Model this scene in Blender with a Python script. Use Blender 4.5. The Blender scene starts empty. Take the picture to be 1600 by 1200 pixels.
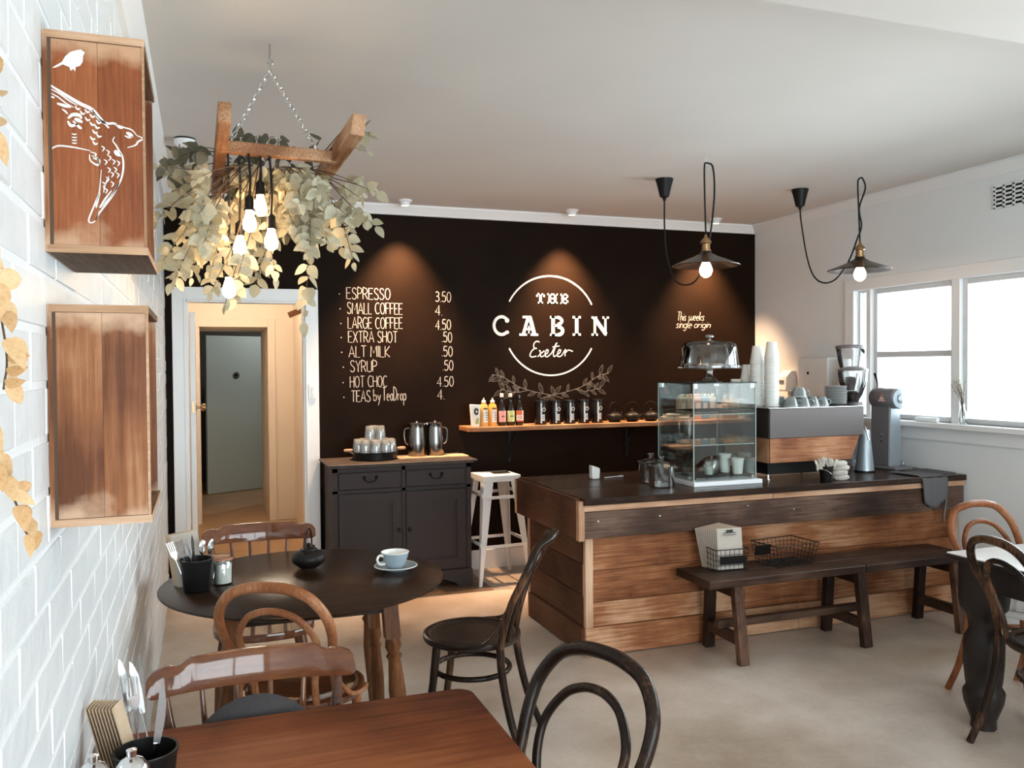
import bpy, bmesh, math, random
from mathutils import Vector, Matrix
sc = bpy.context.scene
COL = sc.collection
R = math.radians
PI = math.pi
random.seed(7)

# ------------------------------------------------------------------ camera, world, exposure
D, XR, XL, HC = 6.36, 4.57, -0.235, 2.79      # back wall, right wall, left wall, ceiling
cam_d = bpy.data.cameras.new('camera')
cam = bpy.data.objects.new('camera', cam_d)
COL.objects.link(cam)
cam_d.sensor_width = 36.0
cam_d.lens = 1339.76 / 1600 * 36
cam_d.clip_start = 0.02
rx = Vector((0.94042753, -0.3399189, -0.00715528)).normalized()
fw = Vector((0.3397152, 0.94030011, -0.02071916)).normalized()
up = rx.cross(fw).normalized()
fw = up.cross(rx).normalized()
cam.matrix_world = Matrix(((rx.x, up.x, -fw.x, 0.0), (rx.y, up.y, -fw.y, 0.0), (rx.z, up.z, -fw.z, 1.58), (0, 0, 0, 1)))
sc.camera = cam

world = bpy.data.worlds.new('overcast_sky')
sc.world = world
world.use_nodes = True
wn = world.node_tree.nodes
bg = wn['Background']
bg.inputs[0].default_value = (0.86, 0.95, 1.0, 1)
bg.inputs[1].default_value = 13.0

def area(name, loc, rot, sx, sy, energy=0, portal=False, color=(1, 1, 1)):
    l = bpy.data.lights.new(name, 'AREA')
    l.shape = 'RECTANGLE'; l.size = sx; l.size_y = sy; l.energy = energy; l.color = color
    if portal: l.cycles.is_portal = True
    o = bpy.data.objects.new(name, l); COL.objects.link(o)
    o.location = loc; o.rotation_euler = rot
    return o
# portals on the real window openings (they only guide the sky light in)
area('window_portal', (XR + 0.12, 2.45, 1.64), (0, R(90), 0), 1.0, 5.4, portal=True)
area('window_portal', (1.95, -2.63, 1.5), (R(90), 0, 0), 4.2, 2.0, portal=True)

sc.view_settings.view_transform = 'Standard'
sc.view_settings.look = 'None'
sc.view_settings.gamma = 1
sc.view_settings.use_curve_mapping = False
sc.view_settings.exposure = 0.2
sc.cycles.max_bounces = 8
sc.cycles.diffuse_bounces = 5
sc.cycles.glossy_bounces = 4
sc.cycles.transmission_bounces = 8
sc.cycles.transparent_max_bounces = 24
sc.cycles.caustics_reflective = False
sc.cycles.caustics_refractive = False
sc.cycles.sample_clamp_indirect = 6.0
sc.cycles.use_denoising = True

# ------------------------------------------------------------------ materials
def new_mat(name):
    m = bpy.data.materials.new(name); m.use_nodes = True
    return m, m.node_tree.nodes, m.node_tree.links, m.node_tree.nodes['Principled BSDF']

def C4(c): return (c[0], c[1], c[2], 1)

def plain(name, col, rough=0.5, metal=0.0, spec=0.5, bump=0.0, bscale=40, var=0.0, vscale=8, coat=0.0):
    m, n, l, p = new_mat(name)
    p.inputs['Base Color'].default_value = C4(col)
    if max(col) < 0.1 and not metal and spec == 0.5: spec = 0.28
    p.inputs['Roughness'].default_value = rough
    p.inputs['Metallic'].default_value = metal
    p.inputs['Specular IOR Level'].default_value = spec
    if coat: p.inputs['Coat Weight'].default_value = coat; p.inputs['Coat Roughness'].default_value = 0.12
    tc = n.new('ShaderNodeTexCoord')
    if var:
        t = n.new('ShaderNodeTexNoise'); t.inputs['Scale'].default_value = vscale; t.inputs['Detail'].default_value = 5
        l.new(tc.outputs['Object'], t.inputs['Vector'])
        r = n.new('ShaderNodeValToRGB')
        r.color_ramp.elements[0].position = 0.3; r.color_ramp.elements[1].position = 0.7
        r.color_ramp.elements[0].color = C4([max(0, c * (1 - var)) for c in col])
        r.color_ramp.elements[1].color = C4([min(1, c * (1 + var)) for c in col])
        l.new(t.outputs[0], r.inputs[0]); l.new(r.outputs[0], p.inputs['Base Color'])
    if bump:
        t = n.new('ShaderNodeTexNoise'); t.inputs['Scale'].default_value = bscale; t.inputs['Detail'].default_value = 4
        l.new(tc.outputs['Object'], t.inputs['Vector'])
        b = n.new('ShaderNodeBump'); b.inputs['Strength'].default_value = bump; b.inputs['Distance'].default_value = 0.01
        l.new(t.outputs[0], b.inputs['Height']); l.new(b.outputs[0], p.inputs['Normal'])
    return m

def wood(name, dark, mid, light, axis='X', rough=0.5, gs=1.0, spread=0.35, worn=None, coat=0.0, knots=True, blotch=1.0):
    """plank wood: grain stretched along an axis, each object shifted by its random value"""
    m, n, l, p = new_mat(name)
    tc = n.new('ShaderNodeTexCoord'); oi = n.new('ShaderNodeObjectInfo')
    mp = n.new('ShaderNodeMapping')
    sc_ = {'X': (1.6, 34, 34), 'Y': (34, 1.6, 34), 'Z': (34, 34, 1.6)}[axis]
    mp.inputs['Scale'].default_value = [s * gs for s in sc_]
    add = n.new('ShaderNodeVectorMath'); add.operation = 'ADD'
    mul = n.new('ShaderNodeMath'); mul.operation = 'MULTIPLY'; mul.inputs[1].default_value = 37.0
    l.new(oi.outputs['Random'], mul.inputs[0])
    l.new(tc.outputs['Object'], add.inputs[0]); l.new(mul.outputs[0], add.inputs[1])
    l.new(add.outputs[0], mp.inputs[0])
    n1 = n.new('ShaderNodeTexNoise'); n1.inputs['Scale'].default_value = 3.0; n1.inputs['Detail'].default_value = 9
    n1.inputs['Roughness'].default_value = 0.62; n1.inputs['Distortion'].default_value = 0.25
    l.new(mp.outputs[0], n1.inputs['Vector'])
    n2 = n.new('ShaderNodeTexNoise'); n2.inputs['Scale'].default_value = 2.6 * gs; n2.inputs['Detail'].default_value = 6
    n2.inputs['Distortion'].default_value = 0.2
    l.new(add.outputs[0], n2.inputs['Vector'])
    a = n.new('ShaderNodeMath'); a.operation = 'MULTIPLY_ADD'
    w1_ = n.new('ShaderNodeMath'); w1_.operation = 'MULTIPLY'; w1_.inputs[1].default_value = 0.62; l.new(n1.outputs[0], w1_.inputs[0])
    l.new(n2.outputs[0], a.inputs[0]); a.inputs[1].default_value = 0.9 * blotch; l.new(w1_.outputs[0], a.inputs[2])
    b = n.new('ShaderNodeMath'); b.operation = 'MULTIPLY_ADD'
    l.new(oi.outputs['Random'], b.inputs[0]); b.inputs[1].default_value = spread
    l.new(a.outputs[0], b.inputs[2])
    off = 0.45 * blotch - 0.19 + 0.5 * spread
    r = n.new('ShaderNodeValToRGB'); cr = r.color_ramp
    cr.elements[0].position = 0; cr.elements[0].color = C4(dark)
    cr.elements[1].position = 1; cr.elements[1].color = C4(light)
    e = cr.elements.new(.5); e.color = C4(mid)
    # keep inside 0..1 by halving
    h = n.new('ShaderNodeMath'); h.operation = 'MULTIPLY'; h.inputs[1].default_value = 0.5
    l.new(b.outputs[0], h.inputs[0])
    cr.elements[0].position = max(0, (0.5 + off - 0.23) * 0.5); cr.elements[2].position = min(1, (0.5 + off + 0.23) * 0.5); cr.elements[1].position = (0.5 + off) * 0.5
    l.new(h.outputs[0], r.inputs[0])
    l.new(r.outputs[0], p.inputs['Base Color'])
    p.inputs['Roughness'].default_value = rough; p.inputs['Specular IOR Level'].default_value = 0.18
    if coat: p.inputs['Coat Weight'].default_value = coat; p.inputs['Coat Roughness'].default_value = 0.05
    bm = n.new('ShaderNodeBump'); bm.inputs['Strength'].default_value = 0.25; bm.inputs['Distance'].default_value = 0.004
    l.new(n1.outputs[0], bm.inputs['Height']); l.new(bm.outputs[0], p.inputs['Normal'])
    return m

def thin_glass(name, tint=(0.9, 0.95, 0.94), refl=1.0, base=0.04):
    m = bpy.data.materials.new(name); m.use_nodes = True
    n, l = m.node_tree.nodes, m.node_tree.links
    n.remove(n['Principled BSDF'])
    out = n['Material Output']
    tr = n.new('ShaderNodeBsdfTransparent'); tr.inputs[0].default_value = C4(tint)
    gl = n.new('ShaderNodeBsdfGlossy'); gl.inputs['Roughness'].default_value = 0.02
    fr = n.new('ShaderNodeFresnel'); fr.inputs['IOR'].default_value = 1.5
    ma = n.new('ShaderNodeMath'); ma.operation = 'MULTIPLY_ADD'
    ma.inputs[1].default_value = refl; ma.inputs[2].default_value = base
    ma.use_clamp = True
    l.new(fr.outputs[0], ma.inputs[0])
    mx = n.new('ShaderNodeMixShader')
    l.new(ma.outputs[0], mx.inputs[0]); l.new(tr.outputs[0], mx.inputs[1]); l.new(gl.outputs[0], mx.inputs[2])
    l.new(mx.outputs[0], out.inputs['Surface'])
    return m

def emit(name, col, s):
    m = bpy.data.materials.new(name); m.use_nodes = True
    n, l = m.node_tree.nodes, m.node_tree.links
    n.remove(n['Principled BSDF'])
    e = n.new('ShaderNodeEmission'); e.inputs[0].default_value = C4(col); e.inputs[1].default_value = s
    l.new(e.outputs[0], n['Material Output'].inputs['Surface'])
    return m

M = {}
M['ceiling'] = plain('ceiling_paint', (0.65, 0.62, 0.585), 0.75, bump=0.05, bscale=6, var=0.03, vscale=1.2)
M['white'] = plain('white_wall_paint', (0.80, 0.82, 0.82), 0.6, bump=0.05, bscale=30)
M['trim'] = plain('white_gloss_trim', (0.85, 0.86, 0.86), 0.35)
M['brick'] = plain('painted_brick', (0.76, 0.79, 0.80), 0.38, bump=0.35, bscale=22, var=0.03, vscale=15)
M['mortar'] = plain('painted_mortar', (0.84, 0.86, 0.87), 0.45, bump=0.3, bscale=60)
M['black_wall'] = plain('chalkboard_paint', (0.0115, 0.0058, 0.0030), 0.55, spec=0.05, bump=0.1, bscale=8, var=0.25, vscale=2.5)
M['chalk'] = plain('chalk', (0.56, 0.50, 0.45), 0.9)
M['chalk_dim'] = plain('dim_chalk', (0.23, 0.20, 0.18), 0.9)
M['white_letter'] = plain('white_sign_paint', (0.92, 0.92, 0.90), 0.6)
M['cream'] = plain('hall_cream_paint', (0.80, 0.71, 0.61), 0.6)
M['brown_dark'] = plain('dark_taupe_paint', (0.13, 0.10, 0.075), 0.7)
M['green_door'] = plain('pale_green_door_paint', (0.50, 0.55, 0.50), 0.5)
M['black'] = plain('black_powder_coat', (0.006, 0.0055, 0.005), 0.4, spec=0.2)
M['black_gloss'] = plain('black_gloss', (0.01, 0.01, 0.011), 0.12)
M['iron'] = plain('cast_iron', (0.009, 0.007, 0.006), 0.4, spec=0.2, bump=0.3, bscale=120)
M['cord'] = plain('black_fabric_cord', (0.01, 0.01, 0.01), 0.7)
M['brass'] = plain('aged_brass', (0.42, 0.26, 0.13), 0.3, 1.0)
M['chrome'] = plain('chrome', (0.75, 0.75, 0.75), 0.12, 1.0)
M['steel'] = plain('brushed_steel', (0.5, 0.5, 0.5), 0.25, 1.0)
M['darksteel'] = plain('dark_steel', (0.20, 0.19, 0.18), 0.22, 1.0)
M['white_metal'] = plain('white_powder_coat', (0.78, 0.80, 0.82), 0.35)
M['dresser'] = plain('charcoal_furniture_paint', (0.030, 0.021, 0.020), 0.6, spec=.3, bump=0.1, bscale=25)
M['dresser_top'] = plain('worn_charcoal_top', (0.06, 0.047, 0.04), 0.5, var=0.3, vscale=10)
M['white_ceramic'] = plain('white_ceramic', (0.8, 0.8, 0.78), 0.15)
M['blue_ceramic'] = plain('grey_blue_ceramic', (0.30, 0.37, 0.41), 0.18)
M['grey_ceramic'] = plain('grey_glazed_ceramic', (0.20, 0.225, 0.225), 0.15)
M['paper'] = plain('white_paper_cup', (0.80, 0.80, 0.77), 0.7)
M['kraft'] = plain('kraft_paper', (0.55, 0.41, 0.28), 0.85, var=0.08, vscale=30)
M['cardgrey'] = plain('grey_board', (0.46, 0.41, 0.36), 0.8)
M['edgeboard'] = plain('board_edges', (0.34, 0.25, 0.18), 0.85)
M['glass'] = thin_glass('clear_glass', (0.93, 0.96, 0.95), 0.55, 0.03)
M['pane'] = thin_glass('window_glass', (0.97, 0.98, 0.98), 0.8, 0.0)
M['vessel'] = thin_glass('vessel_glass', (0.955, 0.97, 0.97), 1.0, 0.05)
M['tumbler'] = thin_glass('brightened_tumbler_glass', (0.95, 0.96, 0.96), 0.7, 0.10)
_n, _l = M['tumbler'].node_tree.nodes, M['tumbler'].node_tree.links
_d = _n.new('ShaderNodeBsdfDiffuse'); _d.inputs[0].default_value = (0.8, 0.84, 0.84, 1); _m = _n.new('ShaderNodeMixShader'); _m.inputs[0].default_value = 0.16  # white diffuse mixed in, standing in for highlights in the glass
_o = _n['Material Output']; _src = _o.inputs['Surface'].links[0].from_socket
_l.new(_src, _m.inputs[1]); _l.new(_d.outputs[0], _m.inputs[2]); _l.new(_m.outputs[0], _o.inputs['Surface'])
M['bulb'] = emit('lit_bulb', (1.0, 0.66, 0.36), 65)
M['bulb_dim'] = emit('lit_pendant_bulb', (1.0, 0.60, 0.36), 28)
M['lens'] = emit('downlight_lens', (1.0, 0.85, 0.6), 6)
M['shade'] = plain('bronze_shade_enamel', (0.045, 0.030, 0.024), 0.25, 0.6)
M['rattan'] = plain('woven_mat', (0.60, 0.43, 0.28), 0.9, bump=0.5, bscale=150)
M['denim'] = plain('charcoal_ribbed_fabric', (0.052, 0.048, 0.050), 0.95, bump=0.6, bscale=180)
M['towel'] = plain('grey_dish_cloth', (0.12, 0.115, 0.12), 0.95, bump=0.5, bscale=200)
M['rag'] = plain('cream_cotton', (0.52, 0.48, 0.42), 0.95, bump=0.6, bscale=60)
M['salt'] = plain('white_sugar', (0.82, 0.82, 0.74), 0.9)
M['machine'] = plain('matte_graphite_panel', (0.105, 0.090, 0.088), 0.35, 0.3)
M['machine_side'] = plain('black_machine_side', (0.03, 0.026, 0.025), 0.25)
M['grinder'] = plain('grey_grinder_enamel', (0.17, 0.16, 0.165), 0.3)
M['grinder_silver'] = plain('silver_grinder_enamel', (0.33, 0.38, 0.42), 0.3, 0.5)
M['beans'] = plain('coffee_beans', (0.05, 0.03, 0.025), 0.5, bump=1, bscale=200)
M['concrete'] = None
# floor concrete: warm grey with soft clouds and fine speckle
m, n, l, p = new_mat('polished_concrete')
tc = n.new('ShaderNodeTexCoord')
t1 = n.new('ShaderNodeTexNoise'); t1.inputs['Scale'].default_value = 1.3; t1.inputs['Detail'].default_value = 8; t1.inputs['Roughness'].default_value = 0.6
t2 = n.new('ShaderNodeTexNoise'); t2.inputs['Scale'].default_value = 40; t2.inputs['Detail'].default_value = 4
l.new(tc.outputs['Object'], t1.inputs['Vector']); l.new(tc.outputs['Object'], t2.inputs['Vector'])
r = n.new('ShaderNodeValToRGB'); r.color_ramp.elements[0].position = 0.35; r.color_ramp.elements[1].position = 0.65
r.color_ramp.elements[0].color = (0.35, 0.265, 0.195, 1); r.color_ramp.elements[1].color = (0.60, 0.515, 0.44, 1)
l.new(t1.outputs[0], r.inputs[0])
mx = n.new('ShaderNodeMixRGB'); mx.blend_type = 'OVERLAY'; mx.inputs[0].default_value = 0.12
l.new(r.outputs[0], mx.inputs[1]); l.new(t2.outputs[0], mx.inputs[2]); l.new(mx.outputs[0], p.inputs['Base Color'])
rr = n.new('ShaderNodeMapRange'); rr.inputs[3].default_value = 0.28; rr.inputs[4].default_value = 0.5
l.new(t1.outputs[0], rr.inputs[0]); l.new(rr.outputs[0], p.inputs['Roughness'])
M['concrete'] = m
M['plank'] = wood('reclaimed_plank', (0.12, 0.036, 0.013), (0.31, 0.122, 0.050), (0.60, 0.35, 0.205), 'X', 0.55, 0.8, 0.3, blotch=1.3)
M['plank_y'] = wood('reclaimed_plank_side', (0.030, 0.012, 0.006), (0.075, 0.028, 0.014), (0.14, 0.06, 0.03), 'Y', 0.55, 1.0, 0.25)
M['fascia'] = wood('dark_stained_plank', (0.022, 0.012, 0.008), (0.070, 0.038, 0.026), (0.17, 0.105, 0.075), 'X', 0.5, 0.8, 0.2, blotch=1.3)
M['topwood'] = wood('dark_varnished_top', (0.010, 0.005, 0.003), (0.026, 0.013, 0.009), (0.075, 0.045, 0.032), 'X', 0.25, 1.0, 0.2)
M['strip'] = wood('pale_timber_strip', (0.30, 0.15, 0.08), (0.50, 0.29, 0.18), (0.66, 0.44, 0.30), 'X', 0.6, 1.0, 0.2)
M['strip_z'] = wood('pale_timber_post', (0.30, 0.15, 0.08), (0.50, 0.29, 0.18), (0.66, 0.44, 0.30), 'Z', 0.6, 1.0, 0.2)
M['benchwood'] = wood('dark_bench_timber', (0.014, 0.007, 0.005), (0.036, 0.018, 0.012), (0.10, 0.055, 0.036), 'X', 0.45, 1.0, 0.3)
M['benchleg'] = wood('dark_bench_leg', (0.014, 0.007, 0.005), (0.042, 0.020, 0.013), (0.17, 0.09, 0.058), 'Z', 0.45, 1.2, 0.3)  # pale end of the ramp paints streaky highlights on the legs
M['shelfwood'] = wood('raw_slab_shelf', (0.20, 0.085, 0.035), (0.38, 0.18, 0.085), (0.56, 0.32, 0.18), 'X', 0.5, 1.2, 0.1)
M['cratewood'] = wood('stained_crate_wood', (0.13, 0.034, 0.010), (0.23, 0.064, 0.020), (0.34, 0.115, 0.042), 'Z', 0.45, 2.2, 0.15, blotch=0.8)
M['cratewood2'] = wood('worn_crate_wood', (0.11, 0.034, 0.012), (0.25, 0.092, 0.034), (0.48, 0.25, 0.13), 'Z', 0.45, 0.8, 0.1, blotch=1.8)
M['crateedge'] = wood('raw_crate_edge', (0.30, 0.16, 0.085), (0.45, 0.27, 0.16), (0.60, 0.40, 0.27), 'X', 0.6, 1.5, 0.2)
M['tabletop'] = wood('varnished_dark_tabletop', (0.012, 0.005, 0.0025), (0.019, 0.0085, 0.0042), (0.030, 0.014, 0.007), 'X', 0.22, 1.0, 0.1)
M['turned'] = wood('brown_turned_wood', (0.07, 0.025, 0.009), (0.15, 0.058, 0.022), (0.26, 0.11, 0.045), 'Z', 0.25, 1.0, 0.2)
M['chairwood'] = wood('brown_varnished_chair', (0.055, 0.014, 0.004), (0.120, 0.034, 0.009), (0.20, 0.068, 0.020), 'X', 0.5, 0.6, 0.1, coat=0.75)
M['fronttable'] = wood('red_brown_worn_tabletop', (0.055, 0.012, 0.003), (0.150, 0.037, 0.010), (0.26, 0.080, 0.027), 'X', 0.5, 0.5, 0.1, blotch=2.4)
M['bent_dark'] = wood('worn_black_bentwood', (0.009, 0.005, 0.003), (0.020, 0.010, 0.006), (0.15, 0.070, 0.036), 'Z', 0.25, 1.3, 0.1, blotch=1.5)
M['bent_seat'] = plain('black_moulded_seat', (0.022, 0.012, 0.008), 0.3, bump=0.2, bscale=60)
M['bent_light'] = wood('honey_bentwood', (0.13, 0.040, 0.014), (0.25, 0.090, 0.036), (0.42, 0.20, 0.10), 'Z', 0.3, 1.5, 0.1)
M['ladder'] = wood('rough_ladder_timber', (0.10, 0.038, 0.016), (0.29, 0.135, 0.065), (0.58, 0.36, 0.22), 'Y', 0.65, 1.6, 0.2)
M['machinewood'] = wood('figured_timber_panel', (0.16, 0.055, 0.025), (0.36, 0.16, 0.08), (0.58, 0.34, 0.20), 'X', 0.35, 1.3, 0.1)
M['darktable'] = plain('charcoal_table_paint', (0.022, 0.016, 0.014), 0.45, spec=0.2, bump=0.1)
M['top_and_sheen'] = plain('marbled_top_and_seat_sheen', (0.62, 0.60, 0.57), 0.15, var=0.08, vscale=6)  # table top colour; on one chair seat it stands in for a reflection
M['boards'] = wood('shaded_floor_boards', (0.12, 0.07, 0.04), (0.22, 0.13, 0.075), (0.34, 0.22, 0.14), 'X', 0.4, 1.0, 0.4)  # plank floor; its dark tone also carries the shade along the back wall

def wear(m, lo, hi, pale):
    # rubbed pale bands at the two ends of a board (local z), with a ragged edge
    n, l = m.node_tree.nodes, m.node_tree.links; p = n['Principled BSDF']
    src = p.inputs['Base Color'].links[0].from_socket
    tc = n.new('ShaderNodeTexCoord'); sx = n.new('ShaderNodeSeparateXYZ'); l.new(tc.outputs['Object'], sx.inputs[0])
    nz = n.new('ShaderNodeTexNoise'); nz.inputs['Scale'].default_value = 16; nz.inputs['Detail'].default_value = 8; l.new(tc.outputs['Object'], nz.inputs['Vector'])
    ad = n.new('ShaderNodeMath'); ad.operation = 'MULTIPLY_ADD'; ad.inputs[1].default_value = 0.13; l.new(nz.outputs[0], ad.inputs[0]); l.new(sx.outputs[2], ad.inputs[2])
    a = n.new('ShaderNodeMapRange'); a.inputs[1].default_value = lo + .045; a.inputs[2].default_value = lo + .085; a.inputs[3].default_value = .85; a.inputs[4].default_value = 0; l.new(ad.outputs[0], a.inputs[0])
    b = n.new('ShaderNodeMapRange'); b.inputs[1].default_value = hi + .055; b.inputs[2].default_value = hi + .095; b.inputs[3].default_value = 0; b.inputs[4].default_value = .85; l.new(ad.outputs[0], b.inputs[0])
    mx = n.new('ShaderNodeMath'); mx.operation = 'MAXIMUM'; l.new(a.outputs[0], mx.inputs[0]); l.new(b.outputs[0], mx.inputs[1])
    c = n.new('ShaderNodeMixRGB'); c.inputs[2].default_value = C4(pale); l.new(mx.outputs[0], c.inputs[0]); l.new(src, c.inputs[1]); l.new(c.outputs[0], p.inputs['Base Color'])
wear(M['cratewood'], 0.03, 0.315, (0.50, 0.30, 0.18)); wear(M['cratewood2'], 0.03, 0.325, (0.58, 0.38, 0.25))
M['cratedark'] = wood('weathered_crate_board', (0.07, 0.035, 0.02), (0.15, 0.085, 0.05), (0.26, 0.16, 0.10), 'Y', 0.6, 1.2, 0.2)

def leafmat(name, a, b):
    m, n, l, p = new_mat(name)
    oi = n.new('ShaderNodeObjectInfo'); r = n.new('ShaderNodeValToRGB')
    geo = n.new('ShaderNodeTexCoord'); nz = n.new('ShaderNodeTexNoise'); nz.inputs['Scale'].default_value = 9
    l.new(geo.outputs['Object'], nz.inputs['Vector'])
    ad = n.new('ShaderNodeMath'); ad.operation = 'ADD'
    l.new(oi.outputs['Random'], ad.inputs[0]); l.new(nz.outputs[0], ad.inputs[1])
    hf = n.new('ShaderNodeMath'); hf.operation = 'MULTIPLY'; hf.inputs[1].default_value = 0.5
    l.new(ad.outputs[0], hf.inputs[0]); l.new(hf.outputs[0], r.inputs[0])
    r.color_ramp.elements[0].position = 0.2; r.color_ramp.elements[1].position = 0.8
    r.color_ramp.elements[0].color = C4(a); r.color_ramp.elements[1].color = C4(b)
    l.new(r.outputs[0], p.inputs['Base Color']); p.inputs['Roughness'].default_value = 0.55
    tl = n.new('ShaderNodeBsdfTranslucent'); l.new(r.outputs[0], tl.inputs[0])
    mx = n.new('ShaderNodeMixShader'); mx.inputs[0].default_value = 0.25
    l.new(p.outputs[0], mx.inputs[1]); l.new(tl.outputs[0], mx.inputs[2])
    l.new(mx.outputs[0], n['Material Output'].inputs['Surface'])
    return m
M['leaf'] = leafmat('dried_eucalyptus_leaf', (0.27, 0.235, 0.145), (0.60, 0.57, 0.43))  # pale tone carries some of the bulb light on the lower leaves
M['leaf_dark'] = leafmat('olive_and_shaded_leaf', (0.09, 0.085, 0.055), (0.20, 0.20, 0.14))  # darker green copy, also painting shade on top and deep inside the garland
M['leaf_gold'] = leafmat('golden_dried_leaf', (0.55, 0.30, 0.12), (0.85, 0.62, 0.36))
M['stem'] = plain('brown_stem', (0.09, 0.055, 0.035), 0.8)

# ------------------------------------------------------------------ mesh helpers
class MB:
    def __init__(s): s.v = []; s.f = []
    def add(s, vs, fs):
        o = len(s.v); s.v += [tuple(v) for v in vs]; s.f += [tuple(i + o for i in f) for f in fs]; return s
    def box(s, a, b):
        x0, y0, z0 = a; x1, y1, z1 = b
        vs = [(x0, y0, z0), (x1, y0, z0), (x1, y1, z0), (x0, y1, z0), (x0, y0, z1), (x1, y0, z1), (x1, y1, z1), (x0, y1, z1)]
        return s.add(vs, [(3, 2, 1, 0), (4, 5, 6, 7), (0, 1, 5, 4), (1, 2, 6, 5), (2, 3, 7, 6), (3, 0, 4, 7)])
    def bar(s, p, q, w, h, roll=0.0):
        """rectangular bar between two points"""
        p = Vector(p); q = Vector(q); d = (q - p).normalized()
        u = d.cross(Vector((0, 0, 1))) if abs(d.z) < 0.95 else d.cross(Vector((0, 1, 0)))
        u.normalize(); v = u.cross(d).normalized()
        if roll: u, v = u * math.cos(roll) + v * math.sin(roll), v * math.cos(roll) - u * math.sin(roll)
        w /= 2; h /= 2; vs = []
        for c in (p, q):
            for a, b in ((-w, -h), (w, -h), (w, h), (-w, h)): vs.append(c + u * a + v * b)
        return s.add(vs, [(0, 1, 2, 3), (7, 6, 5, 4), (4, 5, 1, 0), (5, 6, 2, 1), (6, 7, 3, 2), (7, 4, 0, 3)])
    def lathe(s, prof, seg=20, c=(0, 0, 0), axis='Z', cap=True, sx=1, sy=1):
        vs = []; fs = []; n = len(prof)
        for (r, z) in prof:
            for i in range(seg):
                a = 2 * PI * i / seg; x = r * math.cos(a) * sx; y = r * math.sin(a) * sy
                p = (x, y, z) if axis == 'Z' else ((x, z, y) if axis == 'Y' else (z, x, y))
                vs.append((p[0] + c[0], p[1] + c[1], p[2] + c[2]))
        for j in range(n - 1):
            for i in range(seg):
                k = (i + 1) % seg
                fs.append((j * seg + i, j * seg + k, (j + 1) * seg + k, (j + 1) * seg + i))
        if cap:
            if prof[0][0] > 1e-5: fs.append(tuple(range(seg - 1, -1, -1)))
            if prof[-1][0] > 1e-5: fs.append(tuple((n - 1) * seg + i for i in range(seg)))
        return s.add(vs, fs)
    def tube(s, pts, r, seg=8, closed=False, cap=True, flat=1.0):
        pts = [Vector(p) for p in pts]; n = len(pts)
        rs = r if isinstance(r, (list, tuple)) else [r] * n
        T = []
        for i in range(n):
            a = pts[(i - 1) % n] if (closed or i > 0) else pts[i]
            b = pts[(i + 1) % n] if (closed or i < n - 1) else pts[i]
            T.append((b - a).normalized())
        t = T[0]; u = t.orthogonal().normalized(); vs = []; fs = []
        for i in range(n):
            u = (u - T[i] * u.dot(T[i])).normalized(); v = T[i].cross(u)
            for k in range(seg):
                a = 2 * PI * k / seg
                vs.append(pts[i] + (u * math.cos(a) + v * math.sin(a) * flat) * rs[i])
        m = n if closed else n - 1
        for i in range(m):
            j = (i + 1) % n
            for k in range(seg):
                q = (k + 1) % seg
                fs.append((i * seg + k, i * seg + q, j * seg + q, j * seg + k))
        if cap and not closed:
            fs.append(tuple(range(seg - 1, -1, -1))); fs.append(tuple((n - 1) * seg + k for k in range(seg)))
        return s.add(vs, fs)
    def prism(s, poly, a, b, plane='XY'):
        """polygon extruded from a to b along the remaining axis"""
        n = len(poly)
        def P(p, t):
            return {'XY': (p[0], p[1], t), 'XZ': (p[0], t, p[1]), 'YZ': (t, p[0], p[1])}[plane]
        vs = [P(p, a) for p in poly] + [P(p, b) for p in poly]
        fs = [tuple(range(n - 1, -1, -1)), tuple(range(n, 2 * n))] + [(i, (i + 1) % n, n + (i + 1) % n, n + i) for i in range(n)]
        return s.add(vs, fs)
    def build(s, name, mat=None, parent=None, smooth=False, bevel=0.0, bseg=1, ang=40):
        me = bpy.data.meshes.new(name); me.from_pydata(s.v, [], s.f)
        bm = bmesh.new(); bm.from_mesh(me)
        bmesh.ops.recalc_face_normals(bm, faces=bm.faces)
        if bevel:
            es = [e for e in bm.edges if len(e.link_faces) == 2 and e.calc_face_angle(0) > R(30)]
            bmesh.ops.bevel(bm, geom=es, offset=bevel, segments=bseg, affect='EDGES', profile=0.6, clamp_overlap=True)
        bm.to_mesh(me); bm.free()
        if smooth:
            me.polygons.foreach_set('use_smooth', [True] * len(me.polygons))
            try: me.set_sharp_from_angle(angle=R(ang))
            except Exception: pass
        if mat is not None: me.materials.append(M[mat] if isinstance(mat, str) else mat)
        o = bpy.data.objects.new(name, me); COL.objects.link(o)
        if parent is not None: o.parent = parent
        return o

def spline(pts, k=6, closed=False):
    pts = [Vector(p) for p in pts]; n = len(pts); out = []
    rng = n if closed else n - 1
    for i in range(rng):
        p0 = pts[(i - 1) % n] if (closed or i > 0) else pts[0] * 2 - pts[1]
        p1 = pts[i]; p2 = pts[(i + 1) % n]
        p3 = pts[(i + 2) % n] if (closed or i < n - 2) else pts[-1] * 2 - pts[-2]
        for j in range(k):
            t = j / k
            out.append(0.5 * ((2 * p1) + (p2 - p0) * t + (2 * p0 - 5 * p1 + 4 * p2 - p3) * t * t + (3 * p1 - p0 - 3 * p2 + p3) * t ** 3))
    if not closed: out.append(pts[-1])
    return out

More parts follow.
